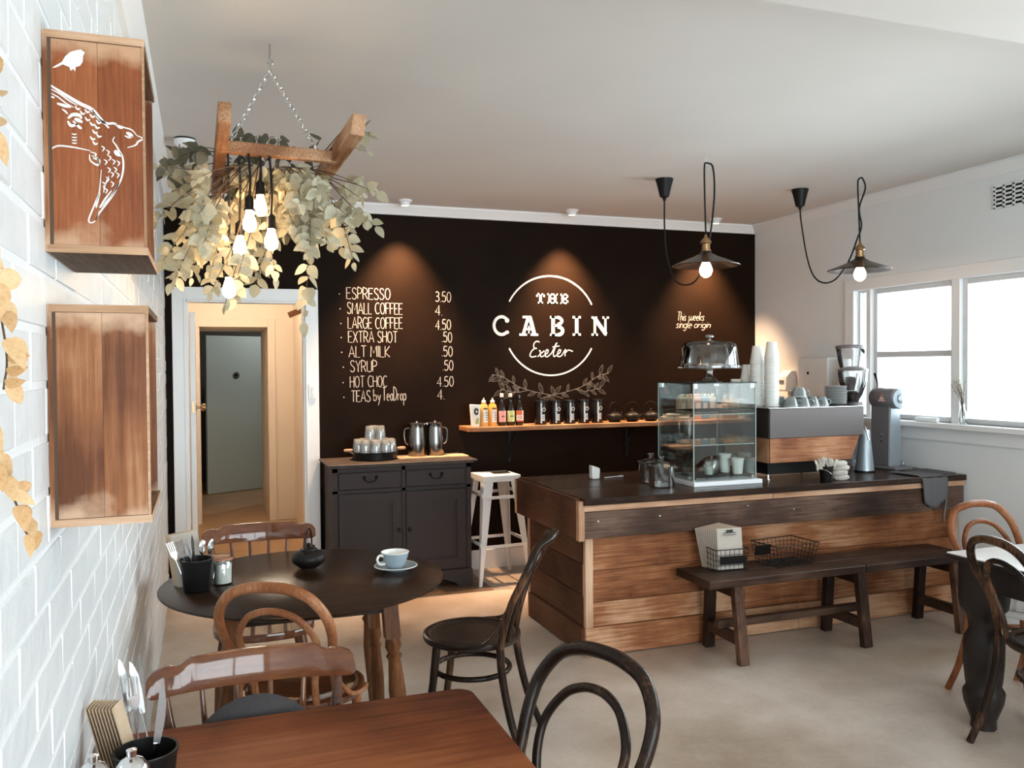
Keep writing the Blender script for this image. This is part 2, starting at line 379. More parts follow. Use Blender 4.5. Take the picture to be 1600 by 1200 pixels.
def tag(o, label=None, cat=None, group=None, kind=None):
    if label: o['label'] = label
    if cat: o['category'] = cat
    if group: o['group'] = group
    if kind: o['kind'] = kind
    return o
def thing(name, label, cat, loc=(0, 0, 0), rz=0, group=None):
    o = bpy.data.objects.new(name, None); COL.objects.link(o); o.empty_display_size = 0.05
    o.location = loc; o.rotation_euler = (0, 0, rz)
    return tag(o, label, cat, group)
def struct(o): o['kind'] = 'structure'; return o
def dup(root, loc=None, rz=None, label=None, group=None, parent=None):
    kids = [c for c in root.children]
    r = root.copy(); COL.objects.link(r)
    if parent is not None: r.parent = parent
    if loc is not None: r.location = loc
    if rz is not None: r.rotation_euler = (0, 0, rz)
    if label: r['label'] = label
    if group: r['group'] = group
    for c in kids: dup(c, parent=r)
    return r

# ------------------------------------------------------------------ the room
struct(MB().box((-2.0, -3.0, -0.1), (XR + 0.3, 14.0, 0.0)).build('floor', 'concrete'))
cl = MB().box((-1.2, -3.0, HC), (XR + 0.3, D + 0.12, HC + 0.1)).build('ceiling', 'ceiling'); struct(cl)

# left wall: recessed mortar slab with painted bricks
wl = MB().box((XL - 0.25, -3.0, 0), (XL - 0.0025, D + 0.12, HC)).build('wall_left', 'mortar'); struct(wl)
def brick_mesh(L, H, q, k):
    m = MB(); e = 0.002
    x = random.uniform(-0.0008, 0.0012)
    j = [random.uniform(-0.001, 0.001) for _ in range(4)]
    m.add([(-0.02, 0, 0), (-0.02, L, 0), (-0.02, L, H), (-0.02, 0, H),
           (0, e, e), (0, L - e, e), (0, L - e, H - e), (0, e, H - e),
           (-0.004, 0, 0), (-0.004, L, 0), (-0.004, L, H), (-0.004, 0, H)],
          [(4, 5, 6, 7), (8, 9, 5, 4), (9, 10, 6, 5), (10, 11, 7, 6), (11, 8, 4, 7), (0, 1, 9, 8), (1, 2, 10, 9), (2, 3, 11, 10), (3, 0, 8, 11)])
    m.v = [(v[0] + x + (j[i % 4] if i > 3 else 0), v[1], v[2]) for i, v in enumerate(m.v)]
    me = bpy.data.meshes.new('brick'); me.from_pydata(m.v, [], m.f); me.materials.append(M['brick'])
    return me
bm_full = [brick_mesh(0.232, 0.0765, 0, i) for i in range(6)]
rest = MB(); cand = []
z = 0.004; row = 0
while z < HC - 0.07:
    y = 0.7 - (0.121 if row % 2 else 0)
    while y < D - 0.02:
        cand.append((y, z)); y += 0.242
    z += 0.0865; row += 1
def vis(c):   # largest in view first
    y, z = c
    return (y < 1.25) * 50 + y + abs(z - 1.3) * 0.25
cand.sort(key=vis)
for i, (y, z) in enumerate(cand):
    L = min(0.232, D - 0.004 - y)
    if i < 300 and L > 0.23:
        o = bpy.data.objects.new('brick', random.choice(bm_full)); COL.objects.link(o)
        o.parent = wl; o.location = (XL, y, z)
    else:
        x = XL + random.uniform(-0.0015, 0.002)
        rest.add([(x - 0.02, y, z), (x - 0.02, y + L, z), (x - 0.02, y + L, z + 0.0765), (x - 0.02, y, z + 0.0765),
                  (x - 0.004, y, z), (x - 0.004, y + L, z), (x - 0.004, y + L, z + 0.0765), (x - 0.004, y, z + 0.0765),
                  (x, y + 0.004, z + 0.004), (x, y + L - 0.004, z + 0.004), (x, y + L - 0.004, z + 0.0725), (x, y + 0.004, z + 0.0725)],
                 [(8, 9, 10, 11), (4, 5, 9, 8), (5, 6, 10, 9), (6, 7, 11, 10), (7, 4, 8, 11), (0, 1, 5, 4), (2, 3, 7, 6), (3, 0, 4, 7), (1, 2, 6, 5)])
rb = rest.build('far_bricks', 'brick', wl); rb['kind'] = 'stuff'

# back wall with the doorway
DX0, DX1, DZ = -0.10, 0.705, 2.055
wb = MB().box((XL, D, 0), (DX0, D + 0.12, HC)).box((DX1, D, 0), (XR, D + 0.12, HC)).box((DX0, D, DZ), (DX1, D + 0.12, HC)).build('wall_back', 'black_wall'); struct(wb)
# right wall with the window opening
WY0, WY1, WZ0, WZ1 = 0.4, 5.13, 1.19, 2.12
wr = MB().box((XR, -3, 0), (XR + 0.14, D + 0.12, WZ0)).box((XR, -3, WZ1), (XR + 0.14, D + 0.12, HC)) \
    .box((XR, -3, WZ0), (XR + 0.14, WY0, WZ1)).box((XR, WY1, WZ0), (XR + 0.14, D + 0.12, WZ1)).build('wall_right', 'white'); struct(wr)
# wall behind the camera, with the shopfront window
wf = MB().box((XL, -2.62, 0), (-0.12, -2.5, HC)).box((4.0, -2.62, 0), (XR, -2.5, HC)).box((-0.12, -2.62, 0), (4.0, -2.5, 0.55)).box((-0.12, -2.62, 2.45), (4.0, -2.5, HC)).build('wall_front', 'white'); struct(wf)
w2 = MB()
for x in (-0.12, 1.05, 2.5, 3.93): w2.box((x, -2.6, 0.55), (x + 0.07, -2.53, 2.45))
w2.box((-0.12, -2.6, 0.55), (4.0, -2.53, 0.62)).box((-0.12, -2.6, 2.38), (4.0, -2.53, 2.45))
w2 = w2.build('window_2', 'trim'); struct(w2)
for x, x2 in ((-0.05, 1.05), (1.12, 2.5), (2.57, 3.93)): MB().box((x, -2.567, 0.62), (x2, -2.562, 2.38)).build('pane', 'pane', w2)
# ceiling beam between the two rooms
struct(MB().box((XL, 1.62, 2.6), (XR, 2.04, HC)).build('trim_1', 'ceiling'))
# cornices
def cornice(name, poly, a, b, plane):
    return struct(MB().prism(poly, a, b, plane).build(name, 'trim'))
cornice('trim_2', [(D, 2.718), (D - 0.02, 2.718), (D - 0.03, 2.735), (D - 0.055, 2.765), (D - 0.065, 2.775), (D - 0.065, HC), (D, HC)], XL, XR, 'YZ')
cornice('trim_3', [(XR, 2.718), (XR - 0.015, 2.718), (XR - 0.03, 2.735), (XR - 0.06, 2.765), (XR - 0.075, 2.775), (XR - 0.075, HC), (XR, HC)], 2.04, D, 'XZ')
cornice('trim_4', [(XL, 2.70), (XL + 0.02, 2.70), (XL + 0.03, 2.72), (XL + 0.055, 2.755), (XL + 0.065, 2.775), (XL + 0.065, HC), (XL, HC)], 2.04, D, 'XZ')
# window 1 in the right wall
w1 = MB()
xa, xb = XR - 0.02, XR + 0.0
w1.box((xa, WY0 - 0.09, WZ1), (xb, WY1 + 0.09, WZ1 + 0.085)).box((xa, WY1, WZ0), (xb, WY1 + 0.09, WZ1)).box((xa, WY0 - 0.09, WZ0), (xb, WY0, WZ1))
w1 = w1.build('window_1', 'trim', None, bevel=0.003); struct(w1)
MB().box((XR - 0.085, WY0 - 0.12, WZ0 - 0.035), (XR + 0.06, WY1 + 0.11, WZ0)).build('window_sill', 'trim', w1, bevel=0.004)
MB().box((XR - 0.018, WY0 - 0.09, WZ0 - 0.12), (XR, WY1 + 0.09, WZ0 - 0.035)).build('window_apron', 'trim', w1)
def frame(y0, y1, z0, z1, t=0.04, x0=XR + 0.03, x1=XR + 0.075):
    m = MB().box((x0, y0, z0), (x1, y0 + t, z1)).box((x0, y1 - t, z0), (x1, y1, z1)).box((x0, y0 + t, z0), (x1, y1 - t, z0 + t)).box((x0, y0 + t, z1 - t), (x1, y1 - t, z1))
    return m
M['sash'] = plain('grey_white_sash', (0.62, 0.64, 0.65), 0.4)
cols = [(5.02, 5.13), (4.26, 4.98), (2.42, 4.20), (0.40, 2.36)]
for i, (a, b) in enumerate(cols):
    t = 0.015 if i == 0 else 0.035
    if i == 1:
        s = frame(a, b, WZ0, WZ1, t).box((XR + 0.03, a + t, 1.625), (XR + 0.075, b - t, 1.665)).build('sash', M['sash'], w1, bevel=0.002)
        MB().box((XR + 0.050, a + t, WZ0 + t), (XR + 0.054, b - t, 1.625)).build('pane', 'pane', s)
        MB().box((XR + 0.050, a + t, 1.665), (XR + 0.054, b - t, WZ1 - t)).build('pane', 'pane', s)
    else:
        s = frame(a, b, WZ0, WZ1, t).build('sash', M['sash'], w1, bevel=0.002)
        MB().box((XR + 0.050, a + t, WZ0 + t), (XR + 0.054, b - t, WZ1 - t)).build('pane', 'pane', s)
for a, b in ((4.98, 5.02), (4.20, 4.26), (2.36, 2.42)):
    MB().box((XR, a, WZ0), (XR + 0.1, b, WZ1)).build('mullion', 'trim', w1)
# door casing and hallway beyond
d1 = MB().box((DX0 - 0.09, D - 0.022, 0), (DX0, D, DZ + 0.09)).box((DX1, D - 0.022, 0), (DX1 + 0.093, D, DZ + 0.09)).box((DX0, D - 0.022, DZ), (DX1, D, DZ + 0.09))
d1.box((DX0 - 0.015, D - 0.028, 0), (DX0, D - 0.022, DZ + 0.015)).box((DX1, D - 0.028, 0), (DX1 + 0.015, D - 0.022, DZ + 0.015)).box((DX0, D - 0.028, DZ), (DX1, D - 0.022, DZ + 0.015))
d1.box((DX0 - 0.005, D, 0), (DX0 + 0.012, D + 0.12, DZ)).box((DX1 - 0.012, D, 0), (DX1 + 0.005, D + 0.12, DZ)).box((DX0, D, DZ - 0.012), (DX1, D + 0.12, DZ + 0.005))
d1 = d1.build('door_1', 'trim', bevel=0.002); struct(d1)
# the open leaf, standing back along the hall's left wall, latch edge toward the room
lf = MB().box((-0.082, D + 0.14, 0.01), (-0.045, D + 0.92, 1.985)).build('door_leaf', 'trim', d1, bevel=0.002)
MB().box((-0.070, D + 0.136, 1.26), (-0.056, D + 0.141, 1.345)).build('latch_plate', 'brass', lf)
kb = MB().lathe([(0.026, 0), (0.026, 0.004), (0.009, 0.008), (0.009, 0.03), (0.022, 0.036), (0.028, 0.05), (0.022, 0.064), (0, 0.068)], 16, (-0.045, D + 0.20, 1.30), 'X').build('door_knob', 'brass', lf, smooth=True)
hy0, hy1, hy2 = D + 0.12, 9.2, 10.35
struct(MB().box((-0.30, hy0, 0), (-0.14, hy1, 2.6)).build('wall_hall_left', 'cream'))
struct(MB().box((0.90, hy0, 0), (1.1, hy1, 2.6)).build('wall_hall_right', 'cream'))
struct(MB().box((-0.14, hy1, 0), (-0.05, hy2, 2.6)).box((0.70, hy1, 0), (0.90, hy2, 2.6)).box((-0.05, hy1, 2.02), (0.70, hy2, 2.6)).build('wall_hall_far', 'cream'))
struct(MB().box((-0.3, hy0, 2.6), (1.1, hy2, 2.7)).build('ceiling_hall', 'cream'))
d2 = MB().box((-0.11, hy1 - 0.02, 0), (-0.04, hy1, 2.08)).box((0.64, hy1 - 0.02, 0), (0.715, hy1, 2.08)).box((-0.04, hy1 - 0.02, 2.0), (0.64, hy1, 2.08))
d2.box((0.645, hy1, 0), (0.70, hy2, 2.0)).box((-0.05, hy1, 2.0), (0.70, hy2, 2.02)).box((-0.05, hy1, 0), (-0.02, hy2, 2.0))
d2 = d2.build('door_2', M['cream'], bevel=0.003); struct(d2)
M['hall_floor'] = plain('tan_vinyl_floor', (0.42, 0.26, 0.14), 0.5, var=0.08, vscale=3)
struct(MB().box((-0.14, D + 0.02, 0), (0.9, hy2 + 0.02, 0.004)).box((-1.2, hy2 + 0.02, 0), (2.4, 12.6, 0.004)).build('floor_hall', 'hall_floor'))
# room beyond, with the pale green door standing ajar
struct(MB().box((-1.2, 12.6, 0), (2.4, 12.7, 2.7)).box((-1.3, hy2, 0), (-1.2, 12.7, 2.7)).box((2.4, hy2, 0), (2.5, 12.7, 2.7)).box((-1.2, hy2, 0), (-0.14, hy2 + 0.1, 2.7)).box((0.9, hy2, 0), (2.4, hy2 + 0.1, 2.7)).build('wall_store', 'brown_dark'))
struct(MB().box((-1.3, hy2, 2.7), (2.5, 12.7, 2.8)).build('ceiling_store', 'brown_dark'))
d3 = thing('door_3', None, None, (0.05, 11.3, 0.01), R(27)); d3['kind'] = 'structure'
lf3 = MB().box((0, 0, 0), (0.92, 0.04, 1.98)).build('door_leaf', 'green_door', d3, bevel=0.003)
MB().lathe([(0.045, 0), (0.045, -0.006), (0.03, -0.008), (0.03, -0.003), (0, -0.003)], 20, (0.40, 0, 1.48), 'Y').build('lock_ring', 'steel', lf3, smooth=True)
MB().lathe([(0.016, 0), (0.016, -0.012), (0, -0.013)], 12, (0.40, 0, 1.48), 'Y').build('lock_barrel', 'black', lf3)
dc = thing('door_closer', 'small brown timber bracket arm high in the hallway corner behind the doorway', 'bracket', (0.88, 7.35, 2.0))
MB().bar((0, 0, 0.10), (-0.19, 0.05, 0.02), 0.05, 0.045).build('arm', 'shelfwood', dc)
MB().box((-0.03, -0.03, -0.08), (0.0, 0.08, 0.2)).build('mounting_block', 'shelfwood', dc)
# baseboards and floor boards under the back wall
struct(MB().box((DX1 + 0.093, D - 0.018, 0), (XR, D, 0.15)).build('baseboard_back', 'trim', bevel=0.003))
struct(MB().box((XR - 0.018, 2.04, 0), (XR, 4.1, 0.15)).build('baseboard_right', 'trim', bevel=0.003))
fbd = bpy.data.objects.new('floor_border', None); COL.objects.link(fbd); struct(fbd)
yb = 5.72
while yb < D - 0.05:
    xx = 0.80
    while xx < 1.9:
        L = min(random.uniform(0.35, 0.6), 1.92 - xx)
        MB().box((xx + 0.001, yb + 0.001, 0), (xx + L - 0.001, yb + 0.106, 0.004)).build('board', 'boards', fbd)
        xx += L
    yb += 0.108
# vent, high on the right wall
vt = thing('wall_vent', 'white slotted air vent high on the right wall near the ceiling', 'vent', (XR, 3.74, 2.585))
MB().box((-0.004, -0.2, -0.065), (0, 0.2, 0.065)).build('backing', 'black', vt)
fr = MB()
ys = [-0.2 + 0.0667 * i for i in range(7)]; zs = [-0.065 + 0.026 * i for i in range(6)]
for y in ys: fr.box((-0.010, y - 0.008, -0.068), (-0.003, y + 0.008, 0.068))
for z_ in zs: fr.box((-0.010, -0.205, z_ - 0.006), (-0.003, 0.205, z_ + 0.006))
fr.build('grille', 'white', vt)
sw = thing('light_switch', 'white light switch plate on the right door casing', 'switch', (0.752, D - 0.022, 1.41))
MB().box((-0.03, -0.008, -0.055), (0.03, 0, 0.055)).build('plate', 'trim', sw, bevel=0.003)
MB().box((-0.009, -0.012, 0.012), (0.009, -0.008, 0.03)).build('rocker', 'white', sw)
MB().box((-0.009, -0.012, -0.03), (0.009, -0.008, -0.012)).build('rocker', 'white', sw)
# ------------------------------------------------------------------ writing and drawings on the chalkboard wall
def arc(cx, cy, rx_, ry, a0, a1, n=10):
    return [(cx + rx_ * math.cos(R(a0 + (a1 - a0) * i / n)), cy + ry * math.sin(R(a0 + (a1 - a0) * i / n))) for i in range(n + 1)]
G = {
 'A': (.62, [[(0, 0), (.31, 1), (.62, 0)], [(.1, .33), (.52, .33)]]),
 'C': (.55, [arc(.32, .5, .32, .5, 50, 310, 12)]),
 'E': (.48, [[(.48, 1), (0, 1), (0, 0), (.48, 0)], [(0, .52), (.4, .52)]]),
 'F': (.46, [[(.46, 1), (0, 1), (0, 0)], [(0, .52), (.38, .52)]]),
 'G': (.6, [arc(.32, .5, .32, .5, 50, 340, 12) + [(.62, .45), (.4, .45)]]),
 'H': (.52, [[(0, 0), (0, 1)], [(.52, 0), (.52, 1)], [(0, .52), (.52, .52)]]),
 'I': (.06, [[(.03, 0), (.03, 1)]]),
 'K': (.52, [[(0, 0), (0, 1)], [(.5, 1), (0, .42), (.52, 0)]]),
 'L': (.44, [[(0, 1), (0, 0), (.44, 0)]]),
 'M': (.68, [[(0, 0), (.04, 1), (.34, .35), (.64, 1), (.68, 0)]]),
 'O': (.58, [arc(.29, .5, .29, .5, 90, 450, 16)]),
 'P': (.48, [[(0, 0), (0, 1)] + arc(.2, .74, .28, .26, 90, -90, 8) + [(0, .48)]]),
 'R': (.52, [[(0, 0), (0, 1)] + arc(.2, .74, .28, .26, 90, -90, 8) + [(0, .48)], [(.2, .48), (.52, 0)]]),
 'S': (.5, [[(.46, .86), (.36, .98), (.16, .99), (.04, .82), (.1, .62), (.38, .42), (.48, .22), (.36, .02), (.14, 0), (0, .14)]]),
 'T': (.56, [[(0, 1), (.56, 1)], [(.28, 1), (.28, 0)]]),
 'U': (.52, [[(0, 1)] + arc(.26, .26, .26, .26, 180, 360, 8) + [(.52, 1)]]),
 'X': (.52, [[(0, 0), (.52, 1)], [(0, 1), (.52, 0)]]),
 'Y': (.52, [[(0, 1), (.26, .5), (.52, 1)], [(.26, .5), (.26, 0)]]),
 'D': (.52, [[(0, 0), (0, 1)] + arc(.12, .5, .4, .5, 90, -90, 10) + [(0, 0)]]),
 'a': (.4, [arc(.2, .25, .2, .25, 30, 330, 10), [(.4, .5), (.4, 0)]]),
 'b': (.42, [[(0, 1), (0, 0)], arc(.2, .25, .2, .25, 180, -180, 12)]),
 'e': (.42, [[(0, .27), (.4, .27)] + arc(.2, .25, .2, .25, 5, 300, 10)]),
 'g': (.4, [arc(.2, .25, .2, .25, 0, 360, 12), [(.4, .5), (.4, -.2), (.25, -.35), (.05, -.25)]]),
 'h': (.38, [[(0, 1), (0, 0)], [(0, .35), (.15, .5), (.32, .42), (.36, 0)]]),
 'i': (.1, [[(.05, .5), (.05, .05), (.1, 0)], [(.05, .68), (.07, .72)]]),
 'k': (.38, [[(0, 1), (0, 0)], [(.34, .5), (.02, .22), (.38, 0)]]),
 'l': (.12, [[(.02, 1), (.02, .1), (.12, 0)]]),
 'n': (.38, [[(0, .5), (0, 0)], [(0, .35), (.15, .5), (.32, .42), (.36, 0)]]),
 'o': (.4, [arc(.2, .25, .2, .25, 90, 450, 12)]),
 'p': (.42, [[(0, .5), (0, -.4)], arc(.2, .25, .2, .25, 180, -180, 12)]),
 'r': (.28, [[(0, .5), (0, 0)], [(0, .3), (.12, .48), (.28, .48)]]),
 's': (.32, [[(.3, .44), (.16, .5), (.03, .4), (.26, .14), (.18, 0), (0, .05)]]),
 't': (.3, [[(.14, .8), (.14, .08), (.28, 0)], [(0, .5), (.3, .5)]]),
 'w': (.66, [[(0, .5), (.02, .15), (.12, 0), (.26, .08), (.32, .3), (.33, .5)], [(.33, .45), (.36, .12), (.46, 0), (.60, .1), (.65, .3), (.66, .5)]]),
 'x': (.36, [[(0, .5), (.36, 0)], [(.36, .5), (0, 0)]]),
 'y': (.4, [[(0, .5), (.2, .05)], [(.4, .5), (.1, -.4)]]),
 '.': (.08, [[(.02, .0), (.06, .04)]]),
 '0': (.46, [arc(.23, .5, .23, .5, 90, 450, 14)]),
 '3': (.44, [[(.04, .9), (.2, 1), (.4, .85), (.34, .6), (.16, .54), (.38, .44), (.42, .16), (.22, 0), (0, .1)]]),
 '4': (.5, [[(.36, 0), (.36, 1), (0, .3), (.5, .3)]]),
 '5': (.44, [[(.4, 1), (.08, 1), (.04, .58), (.26, .64), (.42, .4), (.36, .08), (.14, 0), (0, .12)]]),
 ' ': (.22, []),
}
def ribbon(mb, pts, w, y, closed=False):
    """flat painted stroke on a plane facing -Y, 1 mm proud"""
    P = [Vector((a, b)) for a, b in pts]; n = len(P); vs = []; fs = []
    for i in range(n):
        a = P[i - 1] if (i > 0 or closed) else P[i]; b = P[(i + 1) % n] if (i < n - 1 or closed) else P[i]
        d = b - a; d = d.normalized() if d.length > 1e-9 else Vector((1, 0)); nn = Vector((-d.y, d.x))
        k = 1.0
        if 0 < i < n - 1:
            d1 = (P[i] - P[i - 1]).normalized(); c = abs(nn.dot(Vector((-d1.y, d1.x)))); k = min(1.6, 1 / max(c, .4))
        ww = (w[i] if isinstance(w, list) else w) * 0.5 * k
        vs += [(P[i].x + nn.x * ww, y, P[i].y + nn.y * ww), (P[i].x - nn.x * ww, y, P[i].y - nn.y * ww)]
    for i in range(n if closed else n - 1):
        j = (i + 1) % n; fs.append((2 * i, 2 * i + 1, 2 * j + 1, 2 * j))
    mb.add(vs, fs)
def layout(s, gap=.14):
    x = 0; out = []
    for ch in s:
        w, st = G[ch]; out.append((x, st)); x += w + gap
    return out, x - gap
def write(mb, s, x0, x1, z, h, w, y, slant=0.0, gap=.14, jit=0.0):
    out, W = layout(s, gap); k = (x1 - x0) / W
    for gx, st in out:
        dz = random.uniform(-jit, jit)
        for pl in st:
            pts = [(x0 + (gx + px + slant * pz) * k, z + (pz + dz) * h) for px, pz in pl]
            if len(pts) > 5:
                q = spline([(a, 0, b) for a, b in pts], 3); pts = [(v.x, v.z) for v in q]
            ribbon(mb, pts, w, y)
YW = D - 0.0012
rows = [('ESPRESSO', 1.008, 1.332, '3.50', 1.682, 1.803, 2.085), ('SMALL COFFEE', 1.012, 1.425, '4.', 1.680, 1.735, 1.976),
        ('LARGE COFFEE', 1.016, 1.424, '4.50', 1.681, 1.800, 1.868), ('EXTRA SHOT', 1.018, 1.384, '.50', 1.730, 1.808, 1.765),
        ('ALT MILK', 1.020, 1.325, '.50', 1.728, 1.812, 1.656), ('SYRUP', 1.030, 1.226, '.50', 1.735, 1.816, 1.547),
        ('HOT CHOC', 1.027, 1.302, '4.50', 1.690, 1.818, 1.433)]
for t, a, b, pr, c, d_, z in rows:
    mb = MB(); write(mb, t, a, b, z, .082, .0050, YW, jit=.02)
    mb.lathe([(0.005, 0), (0.005, 0.001), (0, 0.001)], 8, (a - .052, YW, z + .035), 'Y')
    zp = z + (-.008 if t == 'ESPRESSO' else (.004 if pr == '.50' else -.004))
    write(mb, pr, c, d_, zp, .075, .0060, YW, jit=.02)
    mb.build('menu_line', 'chalk', wb)
mb = MB(); write(mb, 'TEAS', 1.035, 1.175, 1.325, .082, .0058, YW); write(mb, 'by', 1.200, 1.252, 1.330, .085, .0055, YW)
write(mb, 'TeaDrop', 1.268, 1.446, 1.330, .098, .0055, YW, gap=.17); write(mb, '4.', 1.692, 1.745, 1.330, .075, .0068, YW)
mb.lathe([(0.005, 0), (0.005, 0.001), (0, 0.001)], 8, (.98, YW, 1.36), 'Y'); mb.build('menu_line', 'chalk', wb)
# sign: ring, THE, CABIN, Exeter
mb = MB()
def ringarc(a0, a1):
    ribbon(mb, arc(2.633, 1.902, .40, .397, a0, a1, 40), .0125, YW)
ringarc(26, 152); ringarc(207, 333)
mb.build('sign_ring', 'white_letter', wb)
def slab(mb, ch, x, z, w, h, s):
    """slab serif capital"""
    t = s * .62                          # serif thickness
    def b(x0, z0, x1, z1): mb.box((x + x0, YW - .001, z + z0), (x + x1, YW, z + z1))
    def dg(p, q, ww): ribbon(mb, [(x + p[0], z + p[1]), (x + q[0], z + q[1])], ww, YW - .0026)
    if ch == 'T':
        b(w / 2 - s / 2, 0, w / 2 + s / 2, h); b(0, h - t, w, h); b(0, h - t * 2.3, t, h); b(w - t, h - t * 2.3, w, h); b(w / 2 - s, 0, w / 2 + s, t)
    elif ch == 'H':
        for c in (w * .22, w * .78): b(c - s / 2, 0, c + s / 2, h); b(c - s, 0, c + s, t); b(c - s, h - t, c + s, h)
        b(w * .2, h / 2 - t / 2, w * .8, h / 2 + t / 2)
    elif ch == 'E':
        b(s * .4, 0, s * 1.4, h); b(0, 0, w, t); b(0, h - t, w, h); b(s, h / 2 - t / 2, w * .72, h / 2 + t / 2); b(w - t, 0, w, t * 2.3); b(w - t, h - t * 2.3, w, h); b(w * .72 - t * .3, h / 2 - t, w * .72 + t * .4, h / 2 + t)
    elif ch == 'I':
        b(w / 2 - s / 2, 0, w / 2 + s / 2, h); b(0, 0, w, t); b(0, h - t, w, h)
    elif ch == 'A':
        dg((w * .2, t * .5), (w * .47, h - t * .4), s * .8); dg((w * .8, t * .5), (w * .55, h - t * .4), s * 1.05)
        b(0, 0, w * .40, t); b(w * .60, 0, w, t); b(w * .18, h - t, w * .62, h); b(w * .28, h * .28, w * .44, h * .28 + t * .8); b(w * .56, h * .28, w * .72, h * .28 + t * .8)
        dg((w * .5, h * .12), (w * .5, h * .5), t * .55); dg((w * .44, h * .40), (w * .56, h * .40), t * .5)
    elif ch == 'B':
        b(s * .4, 0, s * 1.4, h); b(0, 0, w * .55, t); b(0, h - t, w * .55, h); b(s, h * .53 - t / 2, w * .6, h * .53 + t / 2)
        ribbon(mb, [(x + a_, z + b_) for a_, b_ in arc(w * .52, h * .765, w * .30, h * .235 - t / 2, 90, -90, 10)], s * .85, YW - .0018)
        ribbon(mb, [(x + a_, z + b_) for a_, b_ in arc(w * .52, h * .265, w * .36, h * .265 - t / 2, 90, -90, 10)], s * .95, YW - .0018)
    elif ch == 'N':
        b(w * .12, 0, w * .12 + s * .7, h); b(w * .86 - s * .7, 0, w * .86, h); dg((w * .15, h - t * .6), (w * .82, t * .6), s * 1.15)
        b(0, 0, w * .36, t); b(0, h - t, w * .32, h); b(w * .62, h - t, w, h)
    elif ch == 'C':
        ribbon(mb, [(x + a_, z + b_) for a_, b_ in arc(w * .54, h * .5, w * .43, h * .5 - t / 2, 42, 318, 18)], s * .8, YW - .0018)
        mb.lathe([(s * .62, 0), (s * .62, .001), (0, .001)], 10, (x + w * .86, YW - .001, z + h * .76), 'Y')
        mb.lathe([(s * .45, 0), (s * .45, .001), (0, .001)], 10, (x + w * .88, YW - .001, z + h * .17), 'Y')
for ch, x, w in (('T', 2.508, .072), ('H', 2.605, .085), ('E', 2.716, .068)):
    mb = MB(); slab(mb, ch, x, 2.078, w, .082, .021); mb.build('sign_letter', 'white_letter', wb)
for ch, x, w in (('C', 2.135, .145), ('A', 2.362, .160), ('B', 2.624, .125), ('I', 2.822, .072), ('N', 2.990, .158)):
    mb = MB(); slab(mb, ch, x, 1.820 + (.004 if ch in 'IN' else 0), w, .158, .030); mb.build('sign_letter', 'white_letter', wb)
def script(parts, x0, z0, k, w, name, mat, sl=.25):
    mb = MB()
    for pl in parts:
        q = spline([(a + sl * b, 0, b) for a, b in pl], 6)
        ribbon(mb, [(x0 + v.x * k, z0 + v.z * k) for v in q], w, YW)
    return mb.build(name, mat, wb)
script([[(.42, .98), (.2, 1.02), (.06, .86), (.12, .62), (.34, .55)], [(.2, .57), (.02, .40), (-.04, .12), (.12, .0), (.42, .06)],
        [(.52, .42), (.62, .38), (.72, .05), (.86, .02)], [(.90, .42), (.70, .22), (.52, .02)], [(.86, .02), (1.0, .14), (1.16, .28), (1.16, .44), (1.05, .46), (.99, .26), (1.06, .05), (1.22, .03), (1.40, .20), (1.5, .40), (1.62, .9)],
        [(1.66, .95), (1.58, .3), (1.66, .04), (1.76, .06), (1.90, .16), (2.04, .30), (2.05, .44), (1.94, .47), (1.88, .26), (1.94, .05), (2.10, .03), (2.24, .16), (2.34, .42), (2.40, .48), (2.42, .36)],
        [(2.40, .42), (2.42, .2), (2.46, .05)], [(2.44, .28), (2.58, .44), (2.76, .42), (2.95, .36)], [(1.42, .66), (1.9, .72)]], 2.452, 1.652, .122, .0085, 'sign_script', 'white_letter')
mb = MB(); write(mb, 'This', 3.785, 3.872, 1.958, .072, .0045, YW, .2, .1); write(mb, 'weeks', 3.900, 4.050, 1.960, .072, .0045, YW, .2, .06)
write(mb, 'single', 3.775, 3.925, 1.895, .070, .0045, YW, .3, .08); write(mb, 'origin', 3.950, 4.110, 1.898, .062, .0045, YW, .3, .08)
mb.build('chalk_note', 'chalk', wb)
